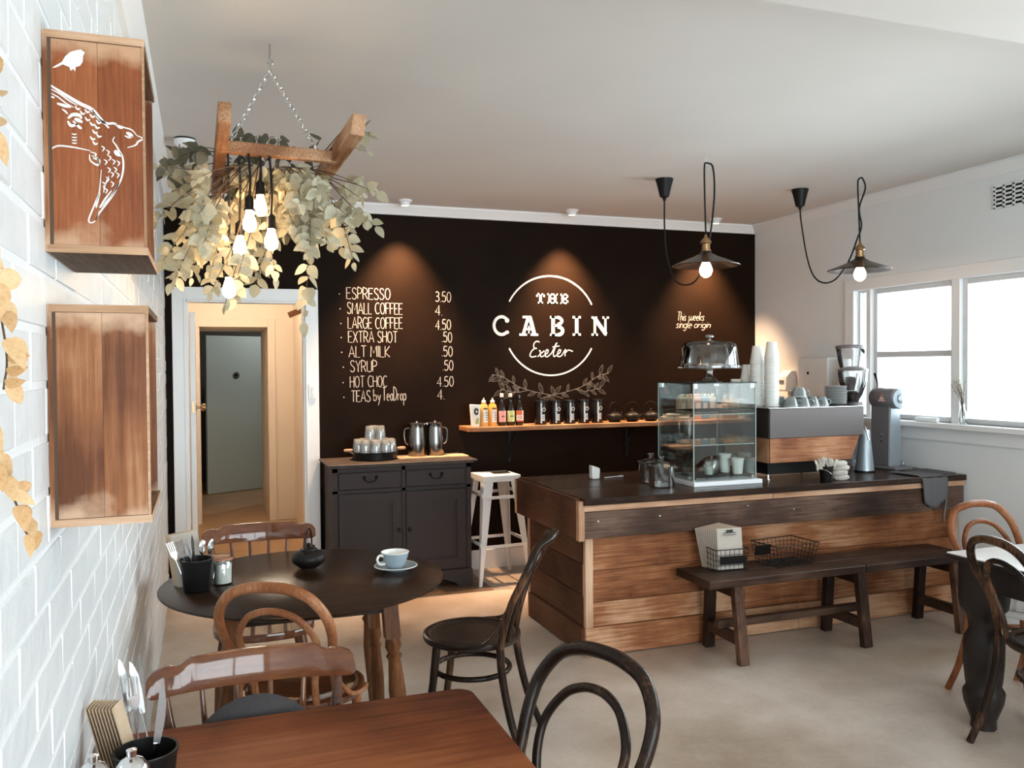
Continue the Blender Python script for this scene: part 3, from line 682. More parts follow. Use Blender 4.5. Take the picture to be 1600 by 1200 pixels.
# crossed olive branches in chalk
def olive(mir):
    mb = MB(); rnd = random.Random(5 if mir > 0 else 9)
    def X(x): return 2.636 + mir * (x - 2.636)
    main = [(X(2.735), 1.318), (X(2.64), 1.345), (X(2.50), 1.372), (X(2.36), 1.415), (X(2.26), 1.475), (X(2.20), 1.505), (X(2.13), 1.515)]
    q = [(v.x, v.z) for v in spline([(a, 0, b) for a, b in main], 5)]
    ribbon(mb, q, .0045, YW)
    side = [(X(2.43), 1.388), (X(2.34), 1.372), (X(2.26), 1.385), (X(2.20), 1.40)]
    q2 = [(v.x, v.z) for v in spline([(a, 0, b) for a, b in side], 5)]
    ribbon(mb, q2, .004, YW)
    def leaf(p, ang, L):
        d = (math.cos(ang), math.sin(ang)); nn = (-d[1], d[0]); o1 = []; 
        for i in range(11):
            t = i / 10; o1.append((p[0] + d[0] * L * t + nn[0] * L * .17 * math.sin(PI * t), p[1] + d[1] * L * t + nn[1] * L * .17 * math.sin(PI * t)))
        for i in range(1, 10):
            t = 1 - i / 10; o1.append((p[0] + d[0] * L * t - nn[0] * L * .15 * math.sin(PI * t), p[1] + d[1] * L * t - nn[1] * L * .15 * math.sin(PI * t)))
        ribbon(mb, o1, .0028, YW, True)
        ribbon(mb, [p, (p[0] + d[0] * L * .8, p[1] + d[1] * L * .8)], .0018, YW)
    for Q, cnt in ((q, 12), (q2, 6)):
        for k in range(cnt):
            i = int(4 + (len(Q) - 6) * k / (cnt - 1)); p = Q[i]
            a = math.atan2(Q[i + 1][1] - p[1], Q[i + 1][0] - p[0]) + (rnd.uniform(.6, 1.2) if k % 2 else -rnd.uniform(.6, 1.2))
            leaf(p, a, rnd.uniform(.06, .095))
    for i in (9, 17, 24):
        p = q[i]; ribbon(mb, [(p[0] + .012 * math.cos(t * .6), p[1] - .022 + .012 * math.sin(t * .6)) for t in range(11)], .003, YW)
    mb.build('chalk_olive_branch', 'chalk_dim', wb)
olive(1); olive(-1)
# ------------------------------------------------------------------ lamps
ORD = ['topmost', 'second', 'third', 'fourth', 'fifth', 'sixth', 'seventh', 'eighth', 'ninth', 'tenth', 'eleventh', 'twelfth', 'thirteenth', 'fourteenth', 'fifteenth', 'sixteenth', 'seventeenth', 'eighteenth', 'nineteenth', 'twentieth']
ORD += ['twenty-' + o_ for o_ in ['first', 'second', 'third', 'fourth', 'fifth', 'sixth', 'seventh', 'eighth', 'ninth']] + ['thirtieth', 'thirty-first', 'thirty-second']
def light(kind, name, loc, energy, col, parent=None, **kw):
    l = bpy.data.lights.new(name, kind); l.energy = energy; l.color = col
    for k, v in kw.items(): setattr(l, k, v)
    o = bpy.data.objects.new(name, l); COL.objects.link(o); o.location = loc
    if parent is not None: o.parent = parent
    return o
for x, lb in ((1.40, 'over the price list'), (2.72, 'over the round painted sign'), (4.02, 'over the chalk note, nearest the right corner')):
    t = thing('downlight', 'small white ceiling downlight ' + lb, 'lamp', (x, 6.13, HC), 0, 'downlights along the black wall')
    MB().lathe([(0.050, 0), (0.050, -0.012), (0.036, -0.018), (0.036, -0.04), (0.030, -0.04), (0.028, -0.02), (0, -0.02)], 20).build('housing', 'trim', t, smooth=True)
    MB().lathe([(0.024, -0.0215), (0.024, -0.023), (0, -0.023)], 14).build('lens', 'lens', t)
    s = light('SPOT', 'light_source', (0, 0, -0.045), 420, (1.0, 0.62, 0.36), t, spot_size=R(75), spot_blend=0.9, shadow_soft_size=0.03)
    s.rotation_euler = (R(8), 0, 0)
hl = thing('hall_lamp', 'warm ceiling lamp in the hallway behind the doorway', 'lamp', (0.4, 7.9, 2.6))
MB().lathe([(0.12, 0), (0.12, -0.03), (0.09, -0.07), (0, -0.09)], 20).build('shade', 'lens', hl, smooth=True)
light('POINT', 'light_source', (0, 0, -0.16), 30, (1.0, 0.84, 0.64), hl, shadow_soft_size=0.1)
h2 = thing('store_lamp', 'dim ceiling lamp in the far room behind the hallway', 'lamp', (1.4, 11.0, 2.7))
MB().lathe([(0.12, 0), (0.12, -0.03), (0.09, -0.07), (0, -0.09)], 20).build('shade', 'lens', h2, smooth=True)
light('POINT', 'light_source', (0, 0, -0.16), 30, (0.85, 0.95, 1.0), h2, shadow_soft_size=0.1)
# smoke alarm
sd = thing('smoke_alarm', 'round white smoke alarm on the ceiling left of the hanging ladder', 'alarm', (-0.069, 4.85, HC))
MB().lathe([(0.052, 0), (0.052, -0.008)], 24).build('mounting_ring', 'black', sd)
MB().lathe([(0.053, -0.008), (0.052, -0.03), (0.040, -0.045), (0, -0.05)], 24).build('cover', 'trim', sd, smooth=True)

# pendants on looped cords
def pendant(cup, hook, sh, pts, loop, lb):
    t = thing('pendant_lamp', lb, 'lamp', (0, 0, 0), 0, 'bronze pendant lamps over the counter')
    c = cup
    MB().lathe([(0.058, 0), (0.056, -0.012), (0.050, -0.03), (0.030, -0.115), (0.012, -0.125), (0.010, -0.14), (0, -0.14)], 20, (c[0], c[1], HC)).build('ceiling_cup', 'black', t, smooth=True)
    MB().tube(spline(pts, 8), 0.0055, 6).tube(spline(loop, 8), 0.0055, 6).build('cord', 'cord', t, smooth=True)
    h = (hook[0], hook[1], HC)
    MB().tube([(h[0], h[1], h[2]), (h[0], h[1], h[2] - .015)] + [(h[0] + .012 * math.sin(a), h[1], h[2] - .027 + .012 * math.cos(a)) for a in [i * .5 for i in range(9)]], 0.0018, 5).build('ceiling_hook', 'trim', t)
    x, y, z = sh                       # rim centre
    o = MB().lathe([(0.196, 0), (0.198, 0.004), (0.14, 0.028), (0.07, 0.055), (0.034, 0.075), (0.026, 0.092), (0.020, 0.092), (0.030, 0.068), (0.068, 0.048), (0.14, 0.020), (0.194, 0)], 40, (x, y, z), cap=False).build('shade', 'shade', t, smooth=True)
    MB().lathe([(0.030, 0.088), (0.030, 0.094), (0.024, 0.097), (0.024, 0.130), (0.033, 0.135), (0.033, 0.142), (0.024, 0.155), (0.010, 0.168), (0.007, 0.185), (0, 0.187)], 20, (x, y, z)).build('lamp_holder', 'brass', t, smooth=True)
    MB().lathe([(0.013, 0.085), (0.013, 0.045), (0.020, 0.025), (0.036, -0.012), (0.038, -0.030), (0.030, -0.052), (0.012, -0.066), (0, -0.068)], 18, (x, y, z)).build('bulb', 'bulb_dim', t, smooth=True)
    return t
pendant((2.845, 4.93), (2.795, 4.363), (2.793, 4.363, 2.16),
        [(2.845, 4.93, 2.65), (2.84, 4.92, 2.45), (2.815, 4.85, 2.279), (2.790, 4.72, 2.122), (2.790, 4.60, 2.072), (2.792, 4.48, 2.082), (2.809, 4.41, 2.169), (2.83, 4.37, 2.36), (2.85, 4.36, 2.58), (2.84, 4.36, 2.74), (2.80, 4.363, 2.765)],
        [(2.80, 4.363, 2.765), (2.785, 4.363, 2.74), (2.787, 4.363, 2.55), (2.793, 4.363, 2.345)],
        'bronze saucer pendant lamp on a looped black cord against the black wall')
pendant((3.913, 4.93), (3.961, 4.412), (3.965, 4.412, 2.175),
        [(3.913, 4.93, 2.65), (3.884, 4.88, 2.546), (3.864, 4.80, 2.315), (3.852, 4.72, 2.176), (3.848, 4.62, 2.115), (3.866, 4.52, 2.128), (3.907, 4.45, 2.234), (3.945, 4.415, 2.375), (3.975, 4.41, 2.461), (3.957, 4.41, 2.572), (4.005, 4.41, 2.70), (3.985, 4.412, 2.762), (3.965, 4.412, 2.765)],
        [(3.965, 4.412, 2.765), (3.948, 4.412, 2.73), (3.955, 4.412, 2.55), (3.965, 4.412, 2.36)],
        'bronze saucer pendant lamp in front of the white wall beside the window')

# ------------------------------------------------------------------ the counter
T = 0.872
ct = thing('counter', 'long service counter clad in reclaimed brown planks with a dark varnished top', 'counter', (0, 0, 0))
CX0, CX1 = 1.93, XR - 0.012
MB().box((CX0 + 0.03, 4.235, 0.0), (CX1 - 0.02, 5.02, 0.825)).build('carcass', 'fascia', ct)
def planks(z0, z1, y, cuts, name='plank', mat='plank', th=0.024):
    for a, b in zip(cuts[:-1], cuts[1:]):
        MB().box((a + 0.001, y, z0 + 0.0015), (b - 0.001, y + th, z1 - 0.0015)).build(name, mat, ct, bevel=0.002)
planks(0.004, 0.158, 4.196, [CX0, 3.32, CX1])
planks(0.158, 0.292, 4.210, [CX0 + 0.045, 2.95, 4.52])
planks(0.292, 0.465, 4.211, [CX0 + 0.045, 4.52])
planks(0.465, 0.66, 4.210, [CX0 + 0.045, 4.52])
MB().box((CX0, 4.196, 0.158), (CX0 + 0.045, 4.235, 0.66)).build('corner_post', 'strip_z', ct, bevel=0.002)
MB().box((4.52, 4.196, 0.158), (CX1, 4.235, 0.66)).build('corner_post', 'strip_z', ct, bevel=0.002)
# side cladding (left end)
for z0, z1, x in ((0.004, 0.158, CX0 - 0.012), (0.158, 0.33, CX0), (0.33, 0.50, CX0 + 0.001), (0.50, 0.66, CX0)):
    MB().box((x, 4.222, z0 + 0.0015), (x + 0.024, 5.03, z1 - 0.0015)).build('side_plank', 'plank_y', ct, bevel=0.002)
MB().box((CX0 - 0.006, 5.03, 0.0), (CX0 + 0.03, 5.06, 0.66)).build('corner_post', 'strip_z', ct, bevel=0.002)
# overhanging fascia
FY = 4.15
planks(0.652, 0.800, FY, [1.90, 4.30, CX1], 'fascia_board', 'fascia')
planks(0.800, 0.835, FY - 0.006, [1.90, 3.1, CX1], 'edge_strip', 'strip', 0.03)
MB().box((1.868, FY - 0.008, 0.645), (1.902, FY + 0.03, 0.858)).build('corner_post', 'strip_z', ct, bevel=0.002)
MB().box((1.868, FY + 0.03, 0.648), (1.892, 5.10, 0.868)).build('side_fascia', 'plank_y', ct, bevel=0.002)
MB().box((1.866, 5.10, 0.645), (1.90, 5.13, 0.862)).build('corner_post', 'strip_z', ct, bevel=0.002)
MB().box((1.90, FY + 0.026, 0.652), (CX1, 4.24, 0.66)).build('soffit', 'fascia', ct)
ys = [4.128, 4.33, 4.53, 4.73, 4.93, 5.125]
for i in range(5):
    MB().box((1.893, ys[i] + 0.001, 0.836), (CX1, ys[i + 1] - 0.0015, T - (0.0008 if i % 2 else 0))).build('top_board', 'topwood', ct, bevel=0.0025)
for x in (1.985, 2.36, 2.93, 3.46, 3.72, 3.25):
    z = {1.985: .745, 2.36: .75, 2.93: .77, 3.25: .73, 3.46: .585, 3.72: .60}[x]
    MB().lathe([(0.0065, 0), (0.005, -0.003), (0, -0.004)], 10, (x, FY if z > .66 else 4.211, z), 'Y').build('screw_head', 'steel', ct, smooth=True)
# cloth and rod hanging over the front edge
cl_ = MB()
nx, nz = 14, 12; vs = []; fs = []
for j in range(nz + 1):
    for i in range(nx + 1):
        u = i / nx; v = j / nz
        if v < .45: y = 4.135 + (0.45 - v) * .55; z = T + .004 + .003 * math.sin(u * 9 + v * 7)
        else: y = 4.130 - .006 - .010 * math.sin(u * 8.5) ** 2 - .006 * (v - .45); z = T - (v - .45) * .32 * (0.75 + .35 * math.sin(u * 2.8 + .4))
        if v > .9: z -= .0
        x = 4.19 + u * .20 + (.03 * (v - .5) * (1 - 2 * u) if v > .5 else .06 * (.45 - v) * (2 * u - 1))
        vs.append((x, y, z))
for j in range(nz):
    for i in range(nx): a = j * (nx + 1) + i; fs.append((a, a + 1, a + nx + 2, a + nx + 1))
cl_.add(vs, fs)
o = tag(cl_.build('dish_cloth', 'towel', None, smooth=True), 'dark grey cloth hanging over the right end of the counter edge', 'cloth')
sm = o.modifiers.new('thickness', 'SOLIDIFY'); sm.thickness = 0.004; sm.offset = 1
o = tag(MB().tube([(4.385, 4.118, .80), (4.365, 4.128, .585)], 0.007, 8).build('hanging_rod', 'darksteel', None, smooth=True), 'thin dark metal rod hanging below the grey cloth on the counter', 'rod')

# bench in front of the counter
bn = thing('bench', 'long dark stained timber bench standing in front of the counter', 'bench', (0, 0, 0))
for a, b in ((2.45, 3.462), (3.466, 4.24)):
    for y0, y1 in ((3.80, 3.965), (3.969, 4.135)):
        MB().box((a, y0, .415), (b, y1, .458 - (0.001 if y0 > 3.9 else 0))).build('seat_board', 'benchwood', bn, bevel=0.004)
for x in (2.645, 3.455, 4.15):
    MB().bar((x, 3.845, .415), (x + .01, 3.80, 0), .058, .042).build('leg', 'benchleg', bn, bevel=0.003)
    MB().bar((x, 4.09, .415), (x + .01, 4.13, 0), .058, .042).build('leg', 'benchleg', bn, bevel=0.003)
    MB().box((x - .02, 3.83, .345), (x + .02, 4.10, .414)).build('cross_rail', 'benchwood', bn, bevel=0.003)
    MB().box((x - .018, 3.84, .10), (x + .022, 4.10, .155)).build('cross_rail', 'benchwood', bn, bevel=0.003)
MB().box((2.60, 3.945, .155), (3.56, 3.995, .195)).build('stretcher', 'benchwood', bn, bevel=0.003)
# ------------------------------------------------------------------ baskets of menus on the bench
def wire_basket(w, d, h, flare, nw, nd, nh, cfg=None):
    """open wire basket: rim + wires, origin at the bottom centre"""
    m = MB(); r = .0016
    def lvl(t): return (w / 2 + flare * t, d / 2 + flare * t, h * t + .002)
    rim = MB(); a, b, z = lvl(1)
    rim.tube([(-a, -b, z), (a, -b, z), (a, b, z), (-a, b, z)], .0028, 6, True)
    for k in range(nh):
        a, b, z = lvl(k / nh); m.tube([(-a, -b, z), (a, -b, z), (a, b, z), (-a, b, z)], r, 4, True)
    A, B, Z = lvl(1); a, b, z = lvl(0)
    for i in range(nw + 1):
        t = -1 + 2 * i / nw
        m.tube([(A * t, -B, Z), (a * t, -b, z), (a * t, b, z), (A * t, B, Z)], r, 4)
    for i in range(1, nd):
        t = -1 + 2 * i / nd
        m.tube([(-A, B * t, Z), (-a, b * t, z), (a, b * t, z), (A, B * t, Z)], r, 4)
    return rim, m
t = thing('menu_basket', 'small black wire basket packed with clipboards at the left end of the bench', 'basket', (2.70, 4.035, .459), R(-4))
rm, wm = wire_basket(.19, .15, .115, .004, 7, 5, 4)
rm.build('rim', 'black', t); wm.build('wire_mesh', 'black', t)
MB().box((-.075, -.084, .038), (.085, -.080, .082)).build('label_plate', 'black', t)
for i in range(11):
    y = -.058 + i * .0125
    lean = R(6)
    lb = 'front clipboard with a chrome clip leaning in the wire basket on the bench' if i == 0 else 'grey menu clipboard, ' + ORD[i] + ' from the front in the wire basket on the bench'
    b = thing('clipboard', lb, 'clipboard', (2.70 - i * .0022, 4.035 + y, .464), R(-4), 'clipboards in the menu basket')
    w_, h_ = .155, .222
    bo = MB().box((-w_ / 2, -.0015, 0), (w_ / 2, .0015, h_)).build('board', 'cardgrey' if i == 0 else 'edgeboard', b, bevel=0.001)
    pp = MB().box((-w_ / 2 + .003, -.0035, .002), (w_ / 2 - .003, -.0016, h_ - .004)).build('paper', 'cardgrey', b)
    clp = MB().box((-.035, -.009, h_ - .030), (.035, -.0036, h_ - .022)).lathe([(.006, -.037), (.006, .037)], 10, (0, -.008, h_ - .032), 'X').box((-.02, -.008, h_ - .030), (.02, -.004, h_ - .008)).build('clip', 'chrome', b)
    for q in (bo, pp, clp): q.rotation_euler = (-lean, -R(.9 * i), 0)
t = thing('wire_basket', 'empty low black wire basket with a slate plate on the bench', 'basket', (3.085, 4.02, .459), R(6))
rm, wm = wire_basket(.26, .17, .118, .022, 10, 7, 5)
rm.build('rim', 'iron', t); wm.build('wire_mesh', 'iron', t)
MB().box((-.135, .088, .035), (-.02, .0915, .09)).build('label_plate', 'black', t)

# ------------------------------------------------------------------ dresser by the doorway
ds = thing('dresser', 'charcoal painted two-drawer two-door sideboard standing beside the doorway', 'cabinet', (0.825, 5.895, 0))
W, H, DP = .985, .905, .43
MB().box((0, .012, .09), (W, DP, H)).build('body', 'dresser', ds)
MB().prism([(-.035, -.05), (W + .035, -.05), (W + .035, DP + .01), (-.035, DP + .01)], H, H + .014).prism([(-.012, -.03), (W + .012, -.03), (W + .012, DP), (-.012, DP)], H - .014, H).build('top', 'dresser_top', ds, bevel=0.004)
sk = [(0, 0), (.10, 0), (.12, .03), (.16, .045), (.20, .062), (W - .20, .062), (W - .16, .045), (W - .12, .03), (W - .10, 0), (W, 0), (W, .13), (0, .13)]
MB().prism(sk, -.012, .012, 'XZ').build('plinth', 'dresser', ds, bevel=0.002)
MB().prism([(.0, 0), (.08, 0), (.10, .03), (DP - .1, .03), (DP - .08, 0), (DP, 0), (DP, .12), (0, .12)], W - .012, W + .008, 'YZ').build('plinth_side', 'dresser', ds)
MB().prism([(.0, 0), (.08, 0), (.10, .03), (DP - .1, .03), (DP - .08, 0), (DP, 0), (DP, .12), (0, .12)], -.008, .012, 'YZ').build('plinth_side', 'dresser', ds)
fr = MB().box((0, 0, .13), (.035, .012, H - .014)).box((W - .035, 0, .13), (W, .012, H - .014)).box((W / 2 - .013, 0, .13), (W / 2 + .013, .012, H - .014)).box((0, 0, .715), (W, .012, .735)).box((0, 0, H - .045), (W, .012, H - .014))
fr.build('face_frame', 'dresser', ds)
for s in (0, 1):
    a = .040 + s * (W / 2 - .024); b = a + W / 2 - .058
    dr = MB().box((a, -.006, .740), (b, .010, H - .050)).build('drawer', 'dresser', ds, bevel=0.004)
    cx = (a + b) / 2
    hd = MB().tube(spline([(cx - .042, -.012, .820), (cx - .036, -.026, .805), (cx - .018, -.030, .790), (cx, -.031, .794), (cx + .018, -.030, .790), (cx + .036, -.026, .805), (cx + .042, -.012, .820)], 4), .0045, 6)
    for q in (-.042, .042): hd.lathe([(.012, -.006), (.010, -.010), (.005, -.016), (0, -.018)], 10, (cx + q, 0, .820), 'Y')
    hd.build('drawer_handle', 'iron', dr, smooth=True)
    dm = MB().box((a, -.010, .140), (a + .065, .010, .708)).box((b - .065, -.010, .140), (b, .010, .708)).box((a + .065, -.010, .140), (b - .065, .010, .215)).box((a + .065, -.010, .640), (b - .065, .010, .708)).box((a + .065, .004, .215), (b - .065, .008, .640))
    dm.prism([(a + .065, .215), (a + .080, .215), (a + .080, .640), (a + .065, .640)], .0, .006, 'XZ').prism([(b - .080, .215), (b - .065, .215), (b - .065, .640), (b - .080, .640)], .0, .006, 'XZ')
    dm.box((a + .08, 0, .215), (b - .08, .006, .229)).box((a + .08, 0, .626), (b - .08, .006, .640))
    do = dm.build('door', 'dresser', ds)
    kx = b - .022 if s == 0 else a + .022
    MB().lathe([(.013, -.004), (.012, -.009), (.006, -.014), (.009, -.022), (.010, -.028), (0, -.031)], 12, (kx, -.006, .445), 'Y').tube([(kx, -.02, .447), (kx + .004, -.022, .43), (kx, -.024, .42), (kx - .004, -.022, .43)], .002, 5, True).build('door_knob', 'iron', do, smooth=True)
DT = H + .014
# woven mat, jugs, tray of glasses
o = MB().box((-.26, -.085, 0), (.26, .085, .004))
for i in range(52): o.lathe([(.004, -.087), (.0045, 0), (.004, .087)], 5, (-.255 + i * .01, 0, .0035), 'Y')
tag(o.build('woven_mat', 'rattan', None), 'beige woven mat under the steel jugs on the charcoal sideboard', 'mat').location = (1.58, 6.12, DT)
def jug(x, y, hx, lb):
    t = thing('water_jug', lb, 'jug', (x, y, DT + .0075), hx, 'steel jugs on the sideboard')
    MB().lathe([(.064, 0), (.066, .004), (.063, .10), (.058, .20), (.054, .232), (.057, .238), (.053, .238), (.050, .22), (.055, .10), (.060, .008), (0, .008)], 28).build('body', 'darksteel', t, smooth=True)
    MB().lathe([(.054, .238), (.040, .242), (.008, .244), (.008, .254), (0, .256)], 24).build('lid', 'steel', t, smooth=True)
    MB().tube(spline([(.054, 0, .205), (.085, 0, .195), (.092, 0, .15), (.084, 0, .10), (.061, 0, .08)], 6), .0045, 8).build('handle', 'steel', t, smooth=True)
    MB().prism([(-.052, .222), (-.072, .240), (-.052, .240)], -.012, .012, 'XZ').build('spout', 'darksteel', t)
jug(1.478, 6.16, R(165), 'tall steel water jug with its handle to the left on the sideboard')
jug(1.618, 6.17, R(-10), 'tall steel water jug with its handle to the right on the sideboard')
TX, TY = 1.16, 6.13
t = thing('serving_tray', 'round black metal tin tray with wooden grips holding the tumblers', 'tray', (TX, TY, DT))
MB().lathe([(.150, 0), (.158, .004), (.160, .034), (.163, .036), (.163, .044), (.166, .058), (.162, .058), (.155, .040), (.155, .050), (0, .050)], 40).build('tin', 'black', t, smooth=True)
for s in (-1, 1):
    MB().tube(spline([(s * .155, -.05, .045), (s * .185, -.045, .062), (s * .20, -.03, .072)] if s < 0 else [(s * .155, .05, .045), (s * .185, .03, .062), (s * .19, .02, .072)], 4), .004, 6).build('bracket', 'steel', t, smooth=True)
    gp = MB().lathe([(0, -.032), (.009, -.030), (.012, 0), (.010, .028), (0, .032)], 12, (s * .195, s * .02 - .02, .073), 'X').build('grip', 'strip', t, smooth=True)
gl0 = None
def tumbler(x, y, z, lb, grp):
    global gl0
    if gl0 is None:
        gl0 = thing('glass_tumbler', lb, 'glass', (x, y, z), 0, grp)
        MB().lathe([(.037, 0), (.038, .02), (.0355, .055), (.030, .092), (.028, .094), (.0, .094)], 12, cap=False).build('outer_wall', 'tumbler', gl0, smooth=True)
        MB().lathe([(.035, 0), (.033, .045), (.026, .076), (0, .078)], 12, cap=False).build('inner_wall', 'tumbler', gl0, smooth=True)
        return gl0
    return dup(gl0, (x, y, z), random.uniform(0, 1), lb, grp)
g1 = 'upturned tumblers of the lower layer on the black tray'
n = 0
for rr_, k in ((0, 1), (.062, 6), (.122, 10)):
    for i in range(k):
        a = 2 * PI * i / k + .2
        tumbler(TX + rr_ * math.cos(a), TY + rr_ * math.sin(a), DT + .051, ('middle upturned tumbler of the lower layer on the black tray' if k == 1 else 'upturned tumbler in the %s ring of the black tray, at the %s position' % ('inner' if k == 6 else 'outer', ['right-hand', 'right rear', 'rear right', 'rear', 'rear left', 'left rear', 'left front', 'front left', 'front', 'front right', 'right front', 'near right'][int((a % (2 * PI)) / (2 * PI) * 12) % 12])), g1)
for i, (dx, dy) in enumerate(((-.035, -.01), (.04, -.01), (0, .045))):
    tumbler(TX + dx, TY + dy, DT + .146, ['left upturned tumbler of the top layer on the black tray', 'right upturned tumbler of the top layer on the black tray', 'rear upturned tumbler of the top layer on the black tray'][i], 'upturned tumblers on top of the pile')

# white metal stool
st = thing('bar_stool', 'white metal bar stool between the charcoal sideboard and the counter', 'stool', (2.035, 6.02, 0), R(3))
SH = .785; a = .145
MB().box((-a, -a, SH - .012), (a, a, SH)).box((-a, -a, SH - .045), (a, -a + .004, SH - .010)).box((-a, a - .004, SH - .045), (a, a, SH - .010)).box((-a, -a, SH - .045), (-a + .004, a, SH - .010)).box((a - .004, -a, SH - .045), (a, a, SH - .010)).build('seat', 'white_metal', st, bevel=0.006, bseg=2)
for sx in (-1, 1):
    for sy in (-1, 1):
        m = MB(); w0, w1_ = .040, .018
        tp = (sx * (a - .004), sy * (a - .004)); bt = (sx * .205, sy * .205)
        # folded L-section leg, wide at the top
        m.add([(tp[0], tp[1], SH - .02), (tp[0] - sx * .075, tp[1], SH - .02), (bt[0] - sx * .020, bt[1], 0), (bt[0], bt[1], 0),
               (tp[0], tp[1] - sy * .075, SH - .02), (bt[0], bt[1] - sy * .020, 0),
               (tp[0] - sx * .004, tp[1] - sy * .004, SH - .02), (tp[0] - sx * .075, tp[1] - sy * .004, SH - .02), (bt[0] - sx * .020, bt[1] - sy * .004, 0), (bt[0] - sx * .004, bt[1] - sy * .004, 0),
               (tp[0] - sx * .004, tp[1] - sy * .075, SH - .02), (bt[0] - sx * .004, bt[1] - sy * .020, 0)],
              [(0, 1, 2, 3), (0, 3, 5, 4), (6, 9, 8, 7), (6, 10, 11, 9), (1, 7, 8, 2), (4, 5, 11, 10), (0, 4, 10, 6), (0, 6, 7, 1), (3, 2, 8, 9), (3, 9, 11, 5)])
        m.build('leg', 'white_metal', st)
for z, k in ((.62, .162), (.27, .188)):
    for s in (-1, 1):
        MB().box((-k, s * k - .004, z), (k, s * k + .004, z + .022)).build('footrest', 'white_metal', st)
        MB().box((s * k - .004, -k, z + .02), (s * k + .004, k, z + .042)).build('footrest', 'white_metal', st)
tag(MB().box((-.06, -.045, 0), (.07, .045, .006)).build('notebook', 'black', None, bevel=.001), 'thin dark notebook lying on the white stool', 'notebook').location = (2.08, 6.03, SH)

# ------------------------------------------------------------------ wall shelf and what stands on it
SZ = 1.125
sh = thing('wall_shelf', 'long raw-edged timber shelf on the black wall below the sign', 'shelf', (0, 0, 0))
edge = [(1.925 + i * .11, 6.105 + .006 * math.sin(i * 1.7) + .003 * math.sin(i * 4.1)) for i in range(22)]
MB().prism([(4.33, D), (1.86, D)] + [(1.86, 6.14)] + edge + [(4.33, 6.105)], SZ - .034, SZ).build('board', 'shelfwood', sh, bevel=.003)
for x in (2.27, 3.30, 4.2):
    m = MB().box((x - .012, D - .008, SZ - .30), (x + .012, D, SZ - .034)).box((x - .012, 6.16, SZ - .040), (x + .012, D, SZ - .034))
    m.tube(spline([(x, D - .01, SZ - .26), (x, D - .06, SZ - .14), (x, 6.19, SZ - .045)], 5), .006, 6)
    m.build('bracket', 'black', sh)
    for z in (SZ - .21, SZ - .28): MB().lathe([(.005, 0), (.003, -.003), (0, -.003)], 8, (x, D - .008, z), 'Y').build('screw_head', 'steel', sh)
def label_wrap(r, z0, z1, a0, a1, mat, name, par, n=8):
    m = MB(); vs = []; fs = []
    for i in range(n + 1):
        a = R(a0 + (a1 - a0) * i / n)
        vs += [(r * math.cos(a), r * math.sin(a), z0), (r * math.cos(a), r * math.sin(a), z1)]
    for i in range(n): fs.append((2 * i, 2 * i + 2, 2 * i + 3, 2 * i + 1))
    m.add(vs, fs); return m.build(name, mat, par, smooth=True)
M['lab_white'] = plain('white_label', (0.80, 0.79, 0.75), 0.7)
M['lab_pink'] = plain('pink_label', (0.75, 0.38, 0.36), 0.7)
M['lab_green'] = plain('lime_label', (0.58, 0.66, 0.28), 0.7)
M['lab_red'] = plain('orange_red_label', (0.70, 0.16, 0.07), 0.7)
M['lab_green2'] = plain('green_print', (0.25, 0.42, 0.15), 0.7)
M['sauce'] = plain('amber_sauce', (0.62, 0.38, 0.12), 0.2)
M['sauce2'] = plain('honey_sauce', (0.66, 0.36, 0.08), 0.2)
M['dark_glass'] = plain('dark_bottle_glass', (0.012, 0.009, 0.007), 0.08, coat=.5)
SY = 6.20
# pouch with a small ink squiggle
t = thing('snack_pouch', 'white pouch with a black ink scribble at the left end of the shelf', 'packet', (1.935, SY - .02, SZ), R(4))
MB().prism([(-.030, 0), (.030, 0), (.038, .165), (-.042, .170)], -.014, .014, 'XZ').build('pouch', 'lab_white', t, bevel=.004)
m = MB()
for k in range(3): ribbon(m, [(.004 + (.017 - .004 * k) * math.cos(a), .115 + (.026 - .006 * k) * math.sin(a)) for a in [i * .5 for i in range(13)]], .0045, -.0155)
m.build('ink_print', 'black', t)
MB().prism([(-.006, .02), (.024, .02), (.024, .07), (.0, .06)], -.0152, -.0146, 'XZ').build('green_print', 'lab_green2', t)
def squeeze(x, lb, mat):
    t = thing('sauce_bottle', lb, 'bottle', (x, SY, SZ), 0, 'amber sauce bottles')
    MB().lathe([(.034, 0), (.036, .01), (.036, .13), (.030, .160), (.016, .175), (.016, .182), (0, .182)], 20, sy=.8).build('body', mat, t, smooth=True)
    MB().lathe([(.017, .180), (.016, .196), (.006, .200), (.004, .216), (0, .217)], 12).build('cap', 'lab_white', t, smooth=True)
    MB().box((-.012, -.0305, .03), (.022, -.0292, .125)).build('label', 'lab_white', t)
    m = MB(); m.box((-.012, -.0312, .13), (.022, -.0300, .140)); 
    for k in range(4): m.box((.010, -.0312, .045 + .018 * k), (.019, -.0306, .053 + .018 * k))
    m.build('label_print', 'stem', t)
squeeze(2.010, 'amber squeeze bottle with a pale label, next to the white pouch', 'sauce')
squeeze(2.080, 'deeper honey-coloured squeeze bottle beside the first amber one', 'sauce2')
